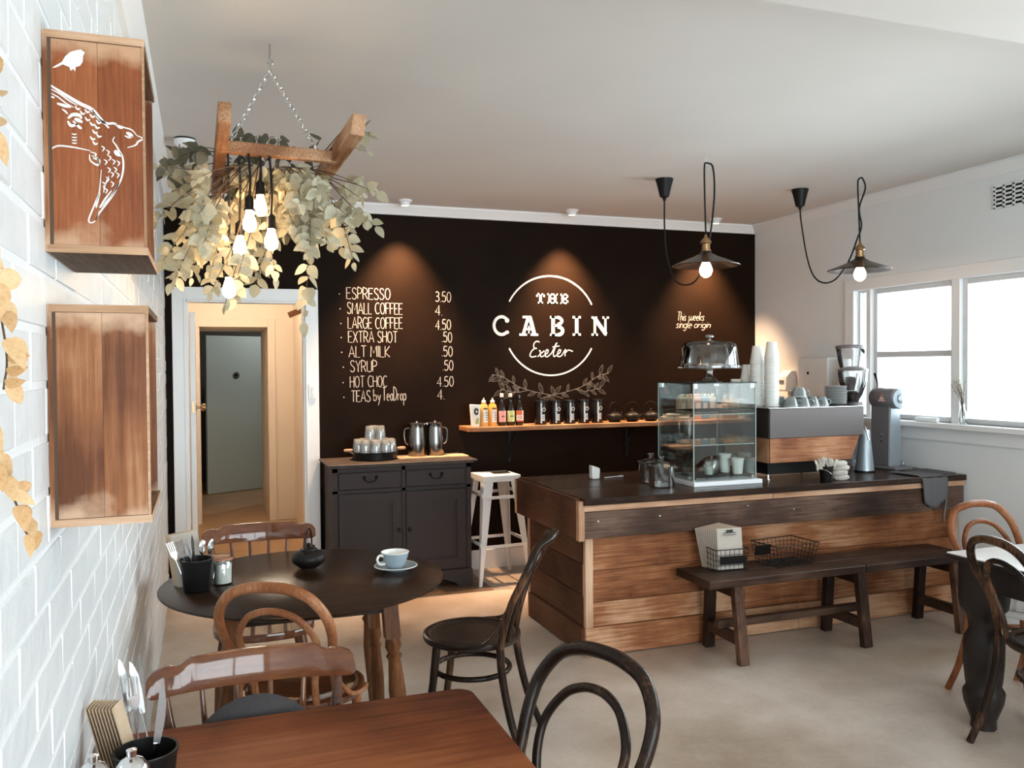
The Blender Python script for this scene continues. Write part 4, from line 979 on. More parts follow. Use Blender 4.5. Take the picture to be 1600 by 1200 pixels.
def bottle(x, lb, lab, cap, h=.245):
    t = thing('syrup_bottle', lb, 'bottle', (x, SY, SZ), 0, 'dark bottles on the wall shelf')
    MB().lathe([(.030, 0), (.032, .005), (.032, .125), (.026, .150), (.014, .175), (.012, h - .025), (.014, h - .022), (0, h - .02)], 20).build('body', 'dark_glass', t, smooth=True)
    MB().lathe([(.014, h - .026), (.014, h), (.010, h + .003), (0, h + .003)], 14).build('cap', cap, t, smooth=True)
    label_wrap(.0326, .03, .115, -155, -25, lab, 'label', t)
    m = MB(); 
    for k in range(5): m.box((-.012 + .005 * k, -.0335, .066 + .004 * (k % 2)), (-.009 + .005 * k, -.0328, .078))
    m.build('label_print', 'stem', t)
    return t
bottle(2.155, 'dark syrup bottle with a pink label and white cap', 'lab_pink', 'lab_white')
bottle(2.225, 'dark syrup bottle with a lime green label and white cap', 'lab_green', 'lab_white')
b3 = bottle(2.297, 'dark bottle with an orange and white label reading COL', 'lab_white', 'dark_glass', .232)
for c in b3.children:
    if c.name.startswith('label_print'): bpy.data.objects.remove(c)
label_wrap(.0331, .080, .115, -155, -60, 'lab_red', 'label_band', b3); label_wrap(.0331, .03, .040, -155, -25, 'lab_red', 'label_band', b3)
m = MB()
for ch, a in (('C', -.018), ('O', -.004), ('L', .010)):
    for pl in G[ch][1]: ribbon(m, [(a + px * .018, .050 + pz * .022) for px, pz in pl], .0035, -.0345)
m.build('label_print', 'lab_red', b3)
for i, x in enumerate((2.475, 2.600, 2.722, 2.842, 2.960)):
    t = thing('tea_canister', ['first', 'second', 'middle', 'fourth', 'last'][i] + ' black tea canister from the left on the shelf', 'canister', (x, SY, SZ), 0, 'black tea canisters in a row')
    MB().lathe([(.045, 0), (.047, .004), (.047, .165), (.044, .170), (.044, .172), (.048, .173), (.048, .184), (.030, .188), (.012, .190), (0, .192)], 24).build('tin', 'black_gloss', t, smooth=True)
    label_wrap(.0476, .012, .168, -112, -97, 'lab_white', 'highlight_strip', t, 3)  # white strip paints the tall highlight on the glossy tin
    label_wrap(.0480, .030, .080, -97, -70, 'lab_white', 'name_label', t, 4)
    m = MB(); m.lathe([(.015, 0), (.015, -.0015), (.010, -.0015), (.010, -.0005)], 16, (.008, -.0478, .118), 'Y', cap=False); m.build('round_seal', 'lab_white', t)
    m = MB()
    for k in range(3): m.box((.000, -.0490, .045 + .010 * k), (.012, -.0484, .048 + .010 * k))
    m.build('label_print', 'stem', t)
tp0 = None
def teapot(x, y, z, rz, lb, grp=None, s=1.0):
    global tp0
    if tp0 is None:
        tp0 = thing('teapot', lb, 'teapot', (x, y, z), rz, grp)
        MB().lathe([(.030, 0), (.045, .006), (.066, .026), (.069, .042), (.060, .062), (.038, .073), (.036, .074), (0, .074)], 30).build('body', 'iron', tp0, smooth=True)
        MB().lathe([(.036, .074), (.034, .079), (.014, .084), (.007, .088), (.010, .096), (.006, .102), (0, .103)], 20).build('lid', 'iron', tp0, smooth=True)
        MB().tube(spline([(.055, 0, .035), (.078, 0, .052), (.088, 0, .076)], 5), [.013, .012, .011, .010, .009, .008, .0075, .007, .007, .0065, .006], 10).build('spout', 'iron', tp0, smooth=True)
        MB().tube(spline([(-.050, 0, .062), (-.058, 0, .095), (-.045, 0, .140), (0, 0, .160), (.045, 0, .140), (.058, 0, .095), (.050, 0, .062)], 6), .0035, 8).build('handle', 'iron', tp0, smooth=True)
        return tp0
    return dup(tp0, (x, y, z), rz, lb, grp)
teapot(.405, 3.62, .7515, R(70), 'black cast iron teapot in the middle of the round table')
for i, x in enumerate((3.115, 3.275, 3.445)):
    teapot(x, SY, SZ, R(20 - 30 * i), ['black teapot nearest the tea canisters on the shelf', 'black teapot in the middle of the three on the shelf', 'black teapot nearest the display case on the shelf'][i], 'black teapots on the wall shelf')
# packets and cartons at the right end of the shelf
M['carton_cream'] = plain('cream_carton', (0.66, 0.66, 0.56), .5); M['carton_pink'] = plain('pink_carton', (0.62, 0.34, 0.27), .5)
M['carton_blue'] = plain('blue_carton', (0.16, 0.36, 0.50), .5); M['carton_grey'] = plain('grey_carton', (0.42, 0.42, 0.36), .5)
for x, mt, lb in ((3.735, 'carton_grey', 'greyish drink carton at the left of the carton row'), (3.805, 'carton_cream', 'pale green-white drink carton with a screw cap'), (3.877, 'carton_pink', 'pink drink carton on the shelf'), (3.945, 'carton_blue', 'blue drink carton on the shelf'), (4.015, 'carton_grey', 'yellowish drink carton right of the blue one')):
    t = thing('drink_carton', lb, 'carton', (x, SY + .01, SZ), 0, 'drink cartons seen through the display case')
    MB().prism([(-.033, -.034), (.033, -.034), (.033, .034), (-.033, .034)], 0, .185).prism([(-.033, .185), (.033, .185), (.033, .215), (-.033, .205)], -.01, .01, 'XZ').build('box', mt, t, bevel=.002)
    MB().lathe([(.012, .196), (.012, .215), (0, .215)], 12, (0, -.016, 0)).build('screw_cap', 'lab_white', t)
    MB().box((-.020, -.0352, .06), (.020, -.0342, .14)).build('label', 'lab_white', t)
for i, (x, w_, h_, dz) in enumerate(((3.60, .10, .035, 0), (3.66, .14, .028, 0), (3.62, .12, .022, .036), (4.13, .11, .12, 0))):
    o = MB().box((-w_ / 2, -.04, 0), (w_ / 2, .04, h_)).build('paper_packet', 'paper', None, bevel=.008, bseg=2)
    if i == 1: o.location = (3.70, SY - .02, SZ)
    else: o.location = (x if i != 0 else 3.575, SY - (.02 if i < 3 else 0), SZ + (h_ * 0 + dz))
    tag(o, ['small white paper packet right of the teapots on the shelf', 'flat white packet with rounded edges on the shelf', 'white packet stacked on top of another one', 'upright white paper packet at the right end of the shelf'][i], 'packet')

# ------------------------------------------------------------------ things on the counter
t = thing('small_cup', 'small white cup with a slanted rim on the left part of the counter', 'cup', (2.30, 4.86, T))
MB().prism([(-.026, 0), (.026, 0), (.030, .068), (-.028, .088)], -.026, .026, 'XZ').build('body', 'white_ceramic', t, bevel=.012, bseg=3)
t = thing('teaspoon', 'white handled teaspoon lying beside the small white cup', 'spoon', (2.43, 4.86, T))
MB().tube([(-.06, 0, .004), (.05, .01, .006)], .003, 6).build('stem', 'white_metal', t); MB().lathe([(0, -.022), (.014, -.01), (.012, .014), (0, .02)], 10, (.06, .011, .006), 'X', sy=.35).build('bowl', 'white_metal', t, smooth=True)
def jar(x, y, lb, r=.075, h=.118):
    t = thing('glass_jar', lb, 'jar', (x, y, T), 0, 'lidded glass jars on the counter')
    MB().lathe([(0, .001), (r - .004, .001), (r, .006), (r, h), (r + .003, h + .004)], 32, cap=False).build('jar_wall', 'vessel', t, smooth=True)
    MB().lathe([(0, .007), (r - .006, .008), (r - .005, h)], 32, cap=False).build('inner_wall', 'vessel', t, smooth=True)
    MB().lathe([(r + .006, h + .004), (r + .006, h + .010), (r - .02, h + .020), (.018, h + .028), (.012, h + .034), (.012, h + .040), (.024, h + .044), (.026, h + .052), (.020, h + .058), (0, h + .059)], 32, cap=False).build('lid', 'vessel', t, smooth=True)
jar(2.515, 4.40, 'front lidded glass jar beside the display case')
jar(2.545, 4.58, 'rear lidded glass jar partly behind the front one')
# glass display case
CXa, CXb, CYa, CYb = 2.690, 3.118, 4.335, 4.745
bz = T + .025; tz = 1.475
dc = thing('display_case', 'square glass display case on a white base on the counter', 'display case', (0, 0, 0))
MB().box((CXa - .022, CYa - .04, T), (CXb + .02, CYb + .02, bz)).build('base', 'white_metal', dc, bevel=.002)
g = .005
for nme, a, b in (('front_panel', (CXa, CYa, bz), (CXb, CYa + g, tz - .006)), ('side_panel', (CXa, CYa + g, bz), (CXa + g, CYb, tz - .006)), ('side_panel', (CXb - g, CYa + g, bz), (CXb, CYb, tz - .006)), ('back_panel', (CXa + .01, CYb - g, bz), (CXb - .2, CYb, tz - .006))):
    MB().box(a, b).build(nme, 'glass', dc)
MB().box((CXa - .004, CYa - .004, tz - .006), (CXb + .004, CYb + .004, tz)).build('top_panel', 'glass', dc)
M['glass_edge'] = plain('polished_glass_edge', (0.42, 0.52, 0.48), .15)
M['top_edge'] = plain('dark_glass_edge', (0.02, 0.03, 0.028), .15)
ed = MB()
for x, y in ((CXa, CYa), (CXb, CYa), (CXa, CYb), (CXb, CYb)): ed.box((x - .0022, y - .0022, bz), (x + .0022, y + .0022, tz - .006))
ed.build('panel_edges', 'glass_edge', dc)
ed = MB().box((CXa - .005, CYa - .006, tz - .006), (CXb + .005, CYa - .004, tz)).box((CXa - .005, CYb + .004, tz - .006), (CXb + .005, CYb + .006, tz)).box((CXa - .006, CYa - .004, tz - .006), (CXa - .004, CYb + .004, tz)).box((CXb + .004, CYa - .004, tz - .006), (CXb + .006, CYb + .004, tz))
ed.build('top_edge', 'top_edge', dc)
for zz in (1.105, 1.285):
    MB().box((CXa + .006, CYa + .006, zz), (CXb - .006, CYb - .006, zz + .005)).build('glass_shelf', 'glass', dc)
    MB().box((CXa + .006, CYa + .0055, zz), (CXb - .006, CYa + .0065, zz + .005)).build('shelf_edge', 'glass_edge', dc)
    for x, y in ((CXa, CYa + .05), (CXb, CYa + .05), (CXa, CYb - .05), (CXb, CYb - .05)):
        s = 1 if x == CXa else -1
        MB().lathe([(.006, 0), (.006, s * .02), (0, s * .02)], 8, (x + s * .005, y, zz - .006), 'X').build('shelf_pin', 'chrome', dc)
for x, s in ((CXa, 1), (CXb, -1)):
    for y, q in ((CYa, 1), (CYb, -1)):
        MB().box((min(x, x + s * .03) , y + q * (.006), tz - .032), (max(x, x + s * .03), y + q * .013, tz - .007)).box((x + s * .006, min(y, y + q * .03), tz - .032), (x + s * .013, max(y, y + q * .03), tz - .007)).build('corner_clamp', 'chrome', dc)
        MB().box((x + s * .006, min(y + q * .006, y + q * .02), bz), (x + s * .022, max(y + q * .006, y + q * .02), bz + .022)).build('foot_clamp', 'chrome', dc)
def wire_rack(z, lb, x0=CXa + .06, x1=CXb - .03, y0=CYa + .06, y1=CYb - .08):
    t = thing('wire_rack', lb, 'rack', ((x0 + x1) / 2, (y0 + y1) / 2, z), 0, 'wire cooling racks in the display case')
    w, d = (x1 - x0) / 2, (y1 - y0) / 2; m = MB(); m.tube([(-w, -d, .014), (w, -d, .014), (w, d, .014), (-w, d, .014)], .002, 5, True)
    for i in range(1, 24): m.tube([(-w + 2 * w * i / 24, -d, .014), (-w + 2 * w * i / 24, d, .014)], .0011, 4)
    for x, y in ((-w * .6, -d), (w * .6, -d), (-w * .6, d), (w * .6, d)): m.tube([(x - .01, y, .014), (x, y, .0015), (x + .01, y, .014)], .0015, 4)
    m.build('wires', 'black', t)
wire_rack(bz, 'black wire cooling rack on the white base inside the display case')
wire_rack(1.290, 'black wire rack on the upper glass shelf of the display case')
RZ = bz + .0165
for x, y, h, rz, lb in ((3.045, 4.55, .115, 0, 'taller pale paper cup standing inside the display case'), (3.075, 4.46, .095, 1, 'shorter pale paper cup in front, inside the display case')):
    t = thing('paper_cup', lb, 'cup', (x, y, RZ), rz, 'pale cups in the display case')
    MB().lathe([(.030, 0), (.038, h - .01), (.041, h - .008), (.041, h), (.037, h), (.029, .004), (0, .004)], 22).build('body', 'paper', t, smooth=True)
t = thing('candle_glass', 'small glass holding a white candle inside the display case', 'candle', (2.875, 4.47, RZ))
MB().lathe([(0, .001), (.029, .002), (.031, .085)], 20, cap=False).build('glass', 'vessel', t, smooth=True); MB().lathe([(.027, .004), (.027, .055), (0, .055)], 18).build('wax', 'salt', t, smooth=True)
t = thing('steel_canister', 'small shiny steel canister inside the display case', 'canister', (2.955, 4.56, RZ))
MB().lathe([(.04, 0), (.042, .004), (.042, .07), (.03, .085), (0, .09)], 22).build('body', 'steel', t, smooth=True); MB().lathe([(.006, .088), (.010, .10), (0, .104)], 10).build('knob', 'steel', t, smooth=True)
# cake stand with dome
KX, KY = 2.935, 4.55
t = thing('cake_stand', 'footed glass cake stand on top of the display case', 'cake stand', (KX, KY, tz))
MB().lathe([(.078, 0), (.076, .004), (.050, .010), (.026, .030), (.020, .050), (.022, .072), (.034, .078), (.0, .080)], 32).build('foot', 'vessel', t, smooth=True)
MB().lathe([(.03, .078), (.190, .082), (.196, .086), (.196, .100), (.192, .100), (.190, .090), (0, .088)], 48, cap=False).build('plate', 'vessel', t, smooth=True)
m = MB()
for i in range(60): a = 2 * PI * i / 60; m.lathe([(0, -.006), (.0055, 0), (0, .006)], 5, (.194 * math.cos(a), .194 * math.sin(a), .088), 'Z')
m.build('beaded_rim', 'vessel', t, smooth=True)['kind'] = 'stuff'
t = thing('glass_dome', 'clear domed glass cover over the cake stand', 'dome', (KX, KY, tz + .100))
MB().lathe([(.178, .002), (.176, .03), (.166, .11), (.158, .132), (.135, .146), (.06, .152), (.012, .154)], 48, cap=False).lathe([(.175, .004), (.172, .03), (.162, .11), (.152, .13), (.13, .142), (.05, .148)], 48, cap=False).build('dome', 'vessel', t, smooth=True)
MB().lathe([(.012, .153), (.009, .162), (.013, .168), (.026, .174), (.028, .182), (.018, .190), (0, .191)], 24).build('knob', 'steel', t, smooth=True)
for i in range(7):
    a = i * .9; rr_ = .05 + .02 * (i % 3)
    o = MB().lathe([(0, 0), (.022, .003), (.026, .012), (.015, .024), (0, .027)], 10, sy=.8).build('biscuit', 'rag', None, smooth=True)
    o.location = (KX + rr_ * math.cos(a) + .02, KY + rr_ * math.sin(a), tz + .0895)
    o.rotation_euler = (0, 0, i); tag(o, ORD[i].replace('topmost', 'first') + ' small pale iced biscuit on the glass cake stand under the dome', 'biscuit', 'biscuits under the dome')
# ------------------------------------------------------------------ espresso machine and what stands on it
em = thing('espresso_machine', 'wide dark espresso machine with a figured timber back panel on the counter', 'coffee machine', (3.225, 4.35, T))
W = .715
MB().box((0, .002, .252), (W, .50, .440)).build('upper_body', 'machine_side', em, bevel=.004)
MB().box((.004, -.004, .258), (W - .002, .002, .436)).build('back_panel', 'machine', em, bevel=.002)
MB().prism([(.006, .108), (W - .10, .108), (W - .03, .256), (.006, .256)], -.002, .012, 'XZ').build('timber_panel', 'machinewood', em, bevel=.002)
MB().box((0, .012, .108), (W - .09, .48, .252)).build('lower_body', 'machine_side', em, bevel=.003)
MB().prism([(.004, .108), (.46, .108), (.46, .256), (.004, .256)], -.002, .0, 'YZ').build('side_timber_panel', 'machinewood', em)
MB().box((.012, .03, .035), (W - .12, .44, .108)).build('drip_base', 'black', em)
for x in (.03, W - .16):
    for y in (.05, .40): MB().lathe([(.010, 0), (.006, .01), (.005, .036)], 14, (x, y, 0)).build('foot', 'chrome', em, smooth=True)
MB().box((-.004, -.006, .438), (W + .004, .50, .444)).build('cup_tray', 'chrome', em, bevel=.001)
MB().lathe([(.011, 0), (.011, .08), (.016, .085), (0, .09)], 12, (W + .006, .05, .36), 'Y').lathe([(.02, -.02), (.02, .03)], 12, (W + .02, .10, .30), 'Z').tube([(W, .08, .33), (W + .05, .04, .30), (W + .06, .02, .22)], .006, 8).build('steam_tap', 'chrome', em, smooth=True)
MB().box((W, .06, .29), (W + .012, .46, .43)).build('side_plate', 'steel', em, bevel=.003)
MT = T + .4445
# nested upturned paper cups: every cup its own object
pc = None
def pcup(x, y, z, lb, grp):
    global pc
    if pc is None:
        pc = thing('paper_cup', lb, 'cup', (x, y, z), 0, grp)
        MB().lathe([(.0445, 0), (.0465, .002), (.0465, .006), (.0435, .008), (.030, .098), (.028, .098), (.028, .094), (0, .094)], 20).build('cup_wall', 'paper', pc, smooth=True, ang=25)
        return pc
    return dup(pc, (x, y, z), random.uniform(0, 6), lb, grp)
for x, y, z1, nm in ((3.355, 4.50, 1.722, 'tallest paper cup stack, nearest the camera'), (3.322, 4.60, 1.695, 'second tallest paper cup stack'), (3.318, 4.70, 1.585, 'middle-height paper cup stack'), (3.290, 4.79, 1.490, 'shortest paper cup stack')):
    n = int(round((z1 - MT - .098) / .0118))
    for i in range(n + 1):
        pcup(x + random.uniform(-.001, .001), y, MT + i * .0118, 'white cup ' + ORD[n - i] + (' of' if i == n else ' from the top of') + ' the ' + nm, nm)
MB_c = None
def mug_geo(mat, name='coffee_cup', lb='', loc=(0, 0, 0), rz=0, grp=None, flip=True):
    t = thing(name, lb, 'cup', loc, rz, grp)
    pr = [(.024, 0), (.026, .003), (.036, .022), (.043, .050), (.044, .058), (.041, .058), (.034, .024), (.022, .008), (0, .008)]
    if flip: pr = [(r, .058 - z) for r, z in pr]
    MB().lathe(pr, 26).build('bowl', mat, t, smooth=True)
    zz = [.048, .050, .034, .020, .018] if not flip else [.010, .008, .024, .038, .040]
    MB().tube(spline([(.041, 0, zz[0]), (.058, 0, zz[1]), (.066, 0, zz[2]), (.054, 0, zz[3]), (.036, 0, zz[4])], 5), .0042, 8).build('handle', 'white_ceramic' if mat == 'blue_ceramic' else mat, t, smooth=True)
    return t
c0 = mug_geo('grey_ceramic', lb='grey coffee cup upturned next to the tallest cup stack', loc=(3.455, 4.44, MT), rz=R(-20), grp='grey coffee cups warming on the machine')
MB().lathe([(.0447, .001), (.0447, .0035), (.043, .0036)], 26, cap=False).build('pale_rim', 'white_ceramic', c0, smooth=True)
for x, y, z, rz, lb in ((3.545, 4.44, 0, -30, 'grey coffee cup in the bottom row, second from the cup stack'), (3.535, 4.46, .058, -10, 'grey coffee cup piled on top of the two others'), (3.625, 4.45, 0, -25, 'grey coffee cup in the bottom row, third from the cup stack'),
                        (3.705, 4.46, 0, -5, 'grey coffee cup in the bottom row beside the saucers'), (3.47, 4.56, 0, 120, 'grey coffee cup in the rear row behind the tallest stack side'), (3.60, 4.58, 0, 30, 'grey coffee cup in the middle of the rear row'), (3.70, 4.60, 0, 60, 'grey coffee cup in the rear row beside the saucers'), (3.61, 4.57, .058, 40, 'grey coffee cup piled on the rear row')):
    dup(c0, (x, y, MT + z), R(rz), lb, 'grey coffee cups warming on the machine')
s0 = None
for i in range(12):
    lb = 'top grey saucer of the stack on the espresso machine' if i == 11 else 'grey saucer ' + ORD[11 - i] + ' from the top of the stack on the espresso machine'
    if s0 is None:
        s0 = thing('saucer', lb, 'saucer', (3.845, 4.50, MT), 0, 'stacked grey saucers')
        MB().lathe([(.035, 0), (.037, .002), (.066, .009), (.072, .012), (.072, .0138), (.064, .012), (.03, .005), (0, .005)], 28).build('dish', 'grey_ceramic', s0, smooth=True)
        MB().lathe([(.0715, .0118), (.0728, .0128), (.0715, .0142), (.069, .0138)], 28, cap=False).build('pale_rim', 'white_ceramic', s0, smooth=True)
    else: dup(s0, (3.845 + random.uniform(-.002, .002), 4.50, MT + i * .0098), random.uniform(0, 3), lb)
# grinders
t = thing('coffee_grinder', 'coffee grinder with a lower clear hopper and a tapered blue-grey base', 'grinder', (4.085, 4.50, T))
MB().lathe([(.060, 0), (.062, .006), (.058, .02), (.034, .26), (.030, .275), (0, .275)], 28).build('body', 'grinder_silver', t, smooth=True)
MB().lathe([(.064, 0), (.064, .010), (0, .010)], 28).build('base_ring', 'black', t)
MB().lathe([(.028, .27), (.05, .31), (.055, .40), (.045, .455), (0, .456)], 24, (-.03, .06, 0)).build('burr_housing', 'grinder', t, smooth=True)
hp = [(.035, .455), (.040, .47), (.060, .51), (.088, .59), (.093, .655), (.093, .665)]
MB().lathe(hp, 32, (-.045, .06, 0), cap=False).build('hopper', 'vessel', t, smooth=True)
MB().lathe([(0, .456), (.034, .458), (.052, .505), (.03, .522), (0, .53)], 20, (-.045, .06, 0)).build('coffee_beans', 'beans', t, smooth=True)
MB().lathe([(.097, .662), (.098, .670), (.090, .676), (.04, .690), (.02, .692), (0, .692)], 32, (-.045, .06, 0)).build('hopper_lid', 'grinder', t, smooth=True)
t = thing('coffee_grinder', 'taller coffee grinder at the back with the higher clear conical hopper', 'grinder', (4.26, 4.83, T))
MB().lathe([(.075, 0), (.075, .02), (.055, .04), (.055, .38), (.065, .40), (.065, .50), (.04, .52), (0, .52)], 28).build('body', 'grinder', t, smooth=True)
MB().lathe([(.035, .52), (.045, .56), (.085, .74), (.095, .81), (.095, .82)], 32, cap=False).build('hopper', 'vessel', t, smooth=True)
MB().lathe([(0, .522), (.034, .524), (.05, .60), (.03, .615), (0, .62)], 20).build('coffee_beans', 'beans', t, smooth=True)
MB().lathe([(.102, .815), (.103, .828), (.096, .835), (.05, .842), (0, .843)], 32).build('hopper_lid', 'grinder', t, smooth=True)
ek = thing('shop_grinder', 'large grey shop grinder with a horizontal drum and a red triangle badge', 'grinder', (4.335, 4.57, T), R(4))
MB().prism([(-.045, .02), (.075, .02), (.050, .44), (-.040, .44)], -.06, .10, 'XZ').build('column', 'grinder', ek, bevel=.006)
MB().prism([(-.040, .022), (.072, .022), (.047, .41), (-.034, .41)], -.064, -.058, 'XZ').build('lit_front_face', 'grinder_silver', ek, bevel=.001)  # lighter sheet paints the lit front; darker column sides carry the shade
MB().box((-.06, -.13, 0), (.10, .11, .022)).build('base', 'grinder', ek, bevel=.006)
MB().lathe([(.062, .10), (.069, .09), (.069, -.085), (.066, -.09)], 36, (.0, 0, .475), 'Y').build('drum', 'grinder', ek, smooth=True)
MB().lathe([(.069, -.088), (.069, -.105), (.064, -.112), (.030, -.114), (.030, -.120), (.026, -.123), (0, -.123)], 36, (0, 0, .475), 'Y').build('drum_cover', 'grinder_silver', ek, smooth=True)
MB().lathe([(.03, .06), (.03, .10), (.05, .16), (.052, .17)], 20, (0, .05, .475), 'Z', cap=False).build('funnel', 'vessel', ek, smooth=True)
for z in (.23, .19): MB().lathe([(.009, 0), (.008, -.008), (0, -.010)], 12, (-.041, 0, z), 'X').build('switch_button', 'chrome', ek, smooth=True)
M['badge'] = plain('faded_red_badge', (0.50, 0.20, 0.18), .5)
bd = MB().prism([(-.032, -.024), (.032, -.024), (0, .030)], 0, .002, 'YZ').build('triangle_badge', 'badge', ek); bd.location = (-.0715, -.02, .478)
b2 = MB().prism([(-.016, -.008), (.016, -.008), (0, .010)], -.001, 0, 'YZ').prism([(-.024, -.020), (.024, -.020), (.024, -.014), (-.024, -.014)], -.001, 0, 'YZ').build('badge_print', 'lab_white', bd)
MB().lathe([(.008, 0), (.01, .012), (0, .014)], 10, (.03, -.11, .022)).lathe([(.006, 0), (.006, .03), (.010, .034), (0, .036)], 10, (.06, -.08, .022)).build('foot_screw', 'chrome', ek, smooth=True)
tag(MB().box((4.335, 4.20, T), (4.545, 4.44, T + .006)).build('rubber_mat', 'towel', None, bevel=.002), 'flat dark rubber mat at the right end of the counter top', 'mat')
# cotton bags and the little black pail
pl_ = thing('cutlery_pail', 'small black pail with a wire handle in front of the espresso machine', 'pail', (3.545, 4.225, T))
MB().lathe([(.034, 0), (.035, .003), (.041, .085), (.043, .087), (.043, .091), (.039, .091), (.033, .006), (0, .006)], 24).build('body', 'black', pl_, smooth=True)
MB().tube(spline([(-.041, -.012, .075), (-.02, -.045, .062), (.01, -.050, .035), (.035, -.035, .012), (.041, -.010, .03), (.042, 0, .07)], 5), .0022, 6).build('wire_handle', 'chrome', pl_, smooth=True)
for i in range(9):
    o = MB().tube(spline([(0, 0, -.02), (.004, -.002, .01), (.0, 0, .035)], 3), [.010, .011, .012, .0125, .013, .0125, .008], 7, flat=.45).build('napkin', 'rag', None, smooth=True)
    a = -1 + 2 * i / 8; o.location = (3.533 + .062 * a, 4.222 + .008 * math.sin(i * 2), T + .100 - .010 * a * a); o.rotation_euler = (R(10 + 8 * math.sin(i * 3)), R(26) * a, i * .7); o.scale = (1.25, 1.25, 1.25)
    tag(o, ORD[i].replace('topmost', 'leftmost') + ('' if i == 0 else ' from the left') + ' folded cream napkin in the small black pail', 'napkin', 'cream napkins in the small pail')
for i, (z, dx) in enumerate(((0, 0), (.029, -.008), (.058, .003), (.087, -.016))):
    m = MB(); vs = []; fs = []
    rnd = random.Random(i)
    m.lathe([(.0, 0), (.045, .001), (.056, .009), (.057, .022), (.042, .030), (0, .031)], 22, sx=1.0, sy=.62)
    m.v = [(x * (1 + rnd.uniform(-.08, .08)), y * (1 + rnd.uniform(-.12, .12)), zz + rnd.uniform(-.0015, .002) * (zz > .003)) for x, y, zz in m.v]
    o = m.build('cotton_bag', 'rag', None, smooth=True); o.location = (3.655 + dx, 4.228, T + z + .001)
    tag(o, ['folded cream cotton bag at the bottom of the pile on the counter edge', 'folded cream cotton bag second from the bottom of the pile', 'folded cream cotton bag third in the pile', 'topmost folded cream cotton bag of the pile on the counter'][i], 'bag', 'folded cotton bags by the small pail')
# on the right wall behind the machine
t = thing('towel_dispenser', 'white paper towel dispenser box on the right wall behind the machine', 'dispenser', (XR, 5.45, 1.33))
MB().box((-.13, -.17, 0), (0, .17, .30)).build('case', 'white', t, bevel=.012, bseg=2); MB().lathe([(.012, -.13), (.010, -.134), (0, -.135)], 14, (0, .05, .18), 'X').build('lock', 'darksteel', t)
t = thing('cup_dispenser', 'upright frosted tube of cups on the right wall beside the towel dispenser', 'dispenser', (XR - .09, 5.14, 1.30))
M['frost'] = plain('frosted_tube', (0.72, 0.78, 0.77), .3)
MB().lathe([(.046, 0), (.046, .30), (.042, .315), (0, .316)], 22).build('tube', 'frost', t, smooth=True); MB().box((.03, -.02, .05), (.09, .02, .25)).build('bracket', 'white', t)
t = thing('soap_dispenser', 'small white soap dispenser with a grey label on the right wall', 'dispenser', (XR, 5.86, 1.36))
MB().prism([(-.11, 0), (0, 0), (0, .17), (-.05, .17), (-.10, .12)], -.06, .06, 'XZ').build('case', 'white', t, bevel=.012, bseg=2); MB().box((-.112, -.03, .07), (-.104, .03, .09)).build('label_plate', 'grinder', t)
# vase of fine twigs on the sill
vz = thing('bottle_vase', 'small glass bottle with sprigs on the window sill by the mullion', 'vase', (XR - .045, 4.13, WZ0))
MB().lathe([(.022, 0), (.024, .004), (.024, .07), (.010, .10), (.010, .13), (.013, .132)], 18, cap=False).build('glass', 'vessel', vz, smooth=True)
rnd = random.Random(3); m = MB(); lf_ = MB()
for i in range(14):
    a = rnd.uniform(0, 6.28); s_ = rnd.uniform(.02, .07); h_ = rnd.uniform(.20, .29)
    if math.cos(a) > 0.3: a += PI
    e = (s_ * math.cos(a), s_ * math.sin(a), h_); m.tube(spline([(0, 0, .02), (e[0] * .2, e[1] * .2, .14), e], 4), .0012, 4)
    for k in range(5):
        t_ = .6 + .1 * k; p_ = (e[0] * t_ + rnd.uniform(-.012, .012), e[1] * t_ + rnd.uniform(-.012, .012), .12 + (h_ - .12) * t_ + rnd.uniform(-.01, .01)); lf_.lathe([(0, -.005), (.005, 0), (0, .005)], 5, p_)
m.build('stems', 'stem', vz); lf_.build('buds', 'leaf', vz)['kind'] = 'stuff'
t = tag(MB().lathe([(.014, -.09), (.016, -.08), (.016, .08), (.014, .09)], 14, (0, 0, .016), 'Y').build('rolled_cloth', 'trim', None, smooth=True), 'short white roll lying on the window sill', 'roll'); t.location = (XR - .04, 4.42, WZ0)

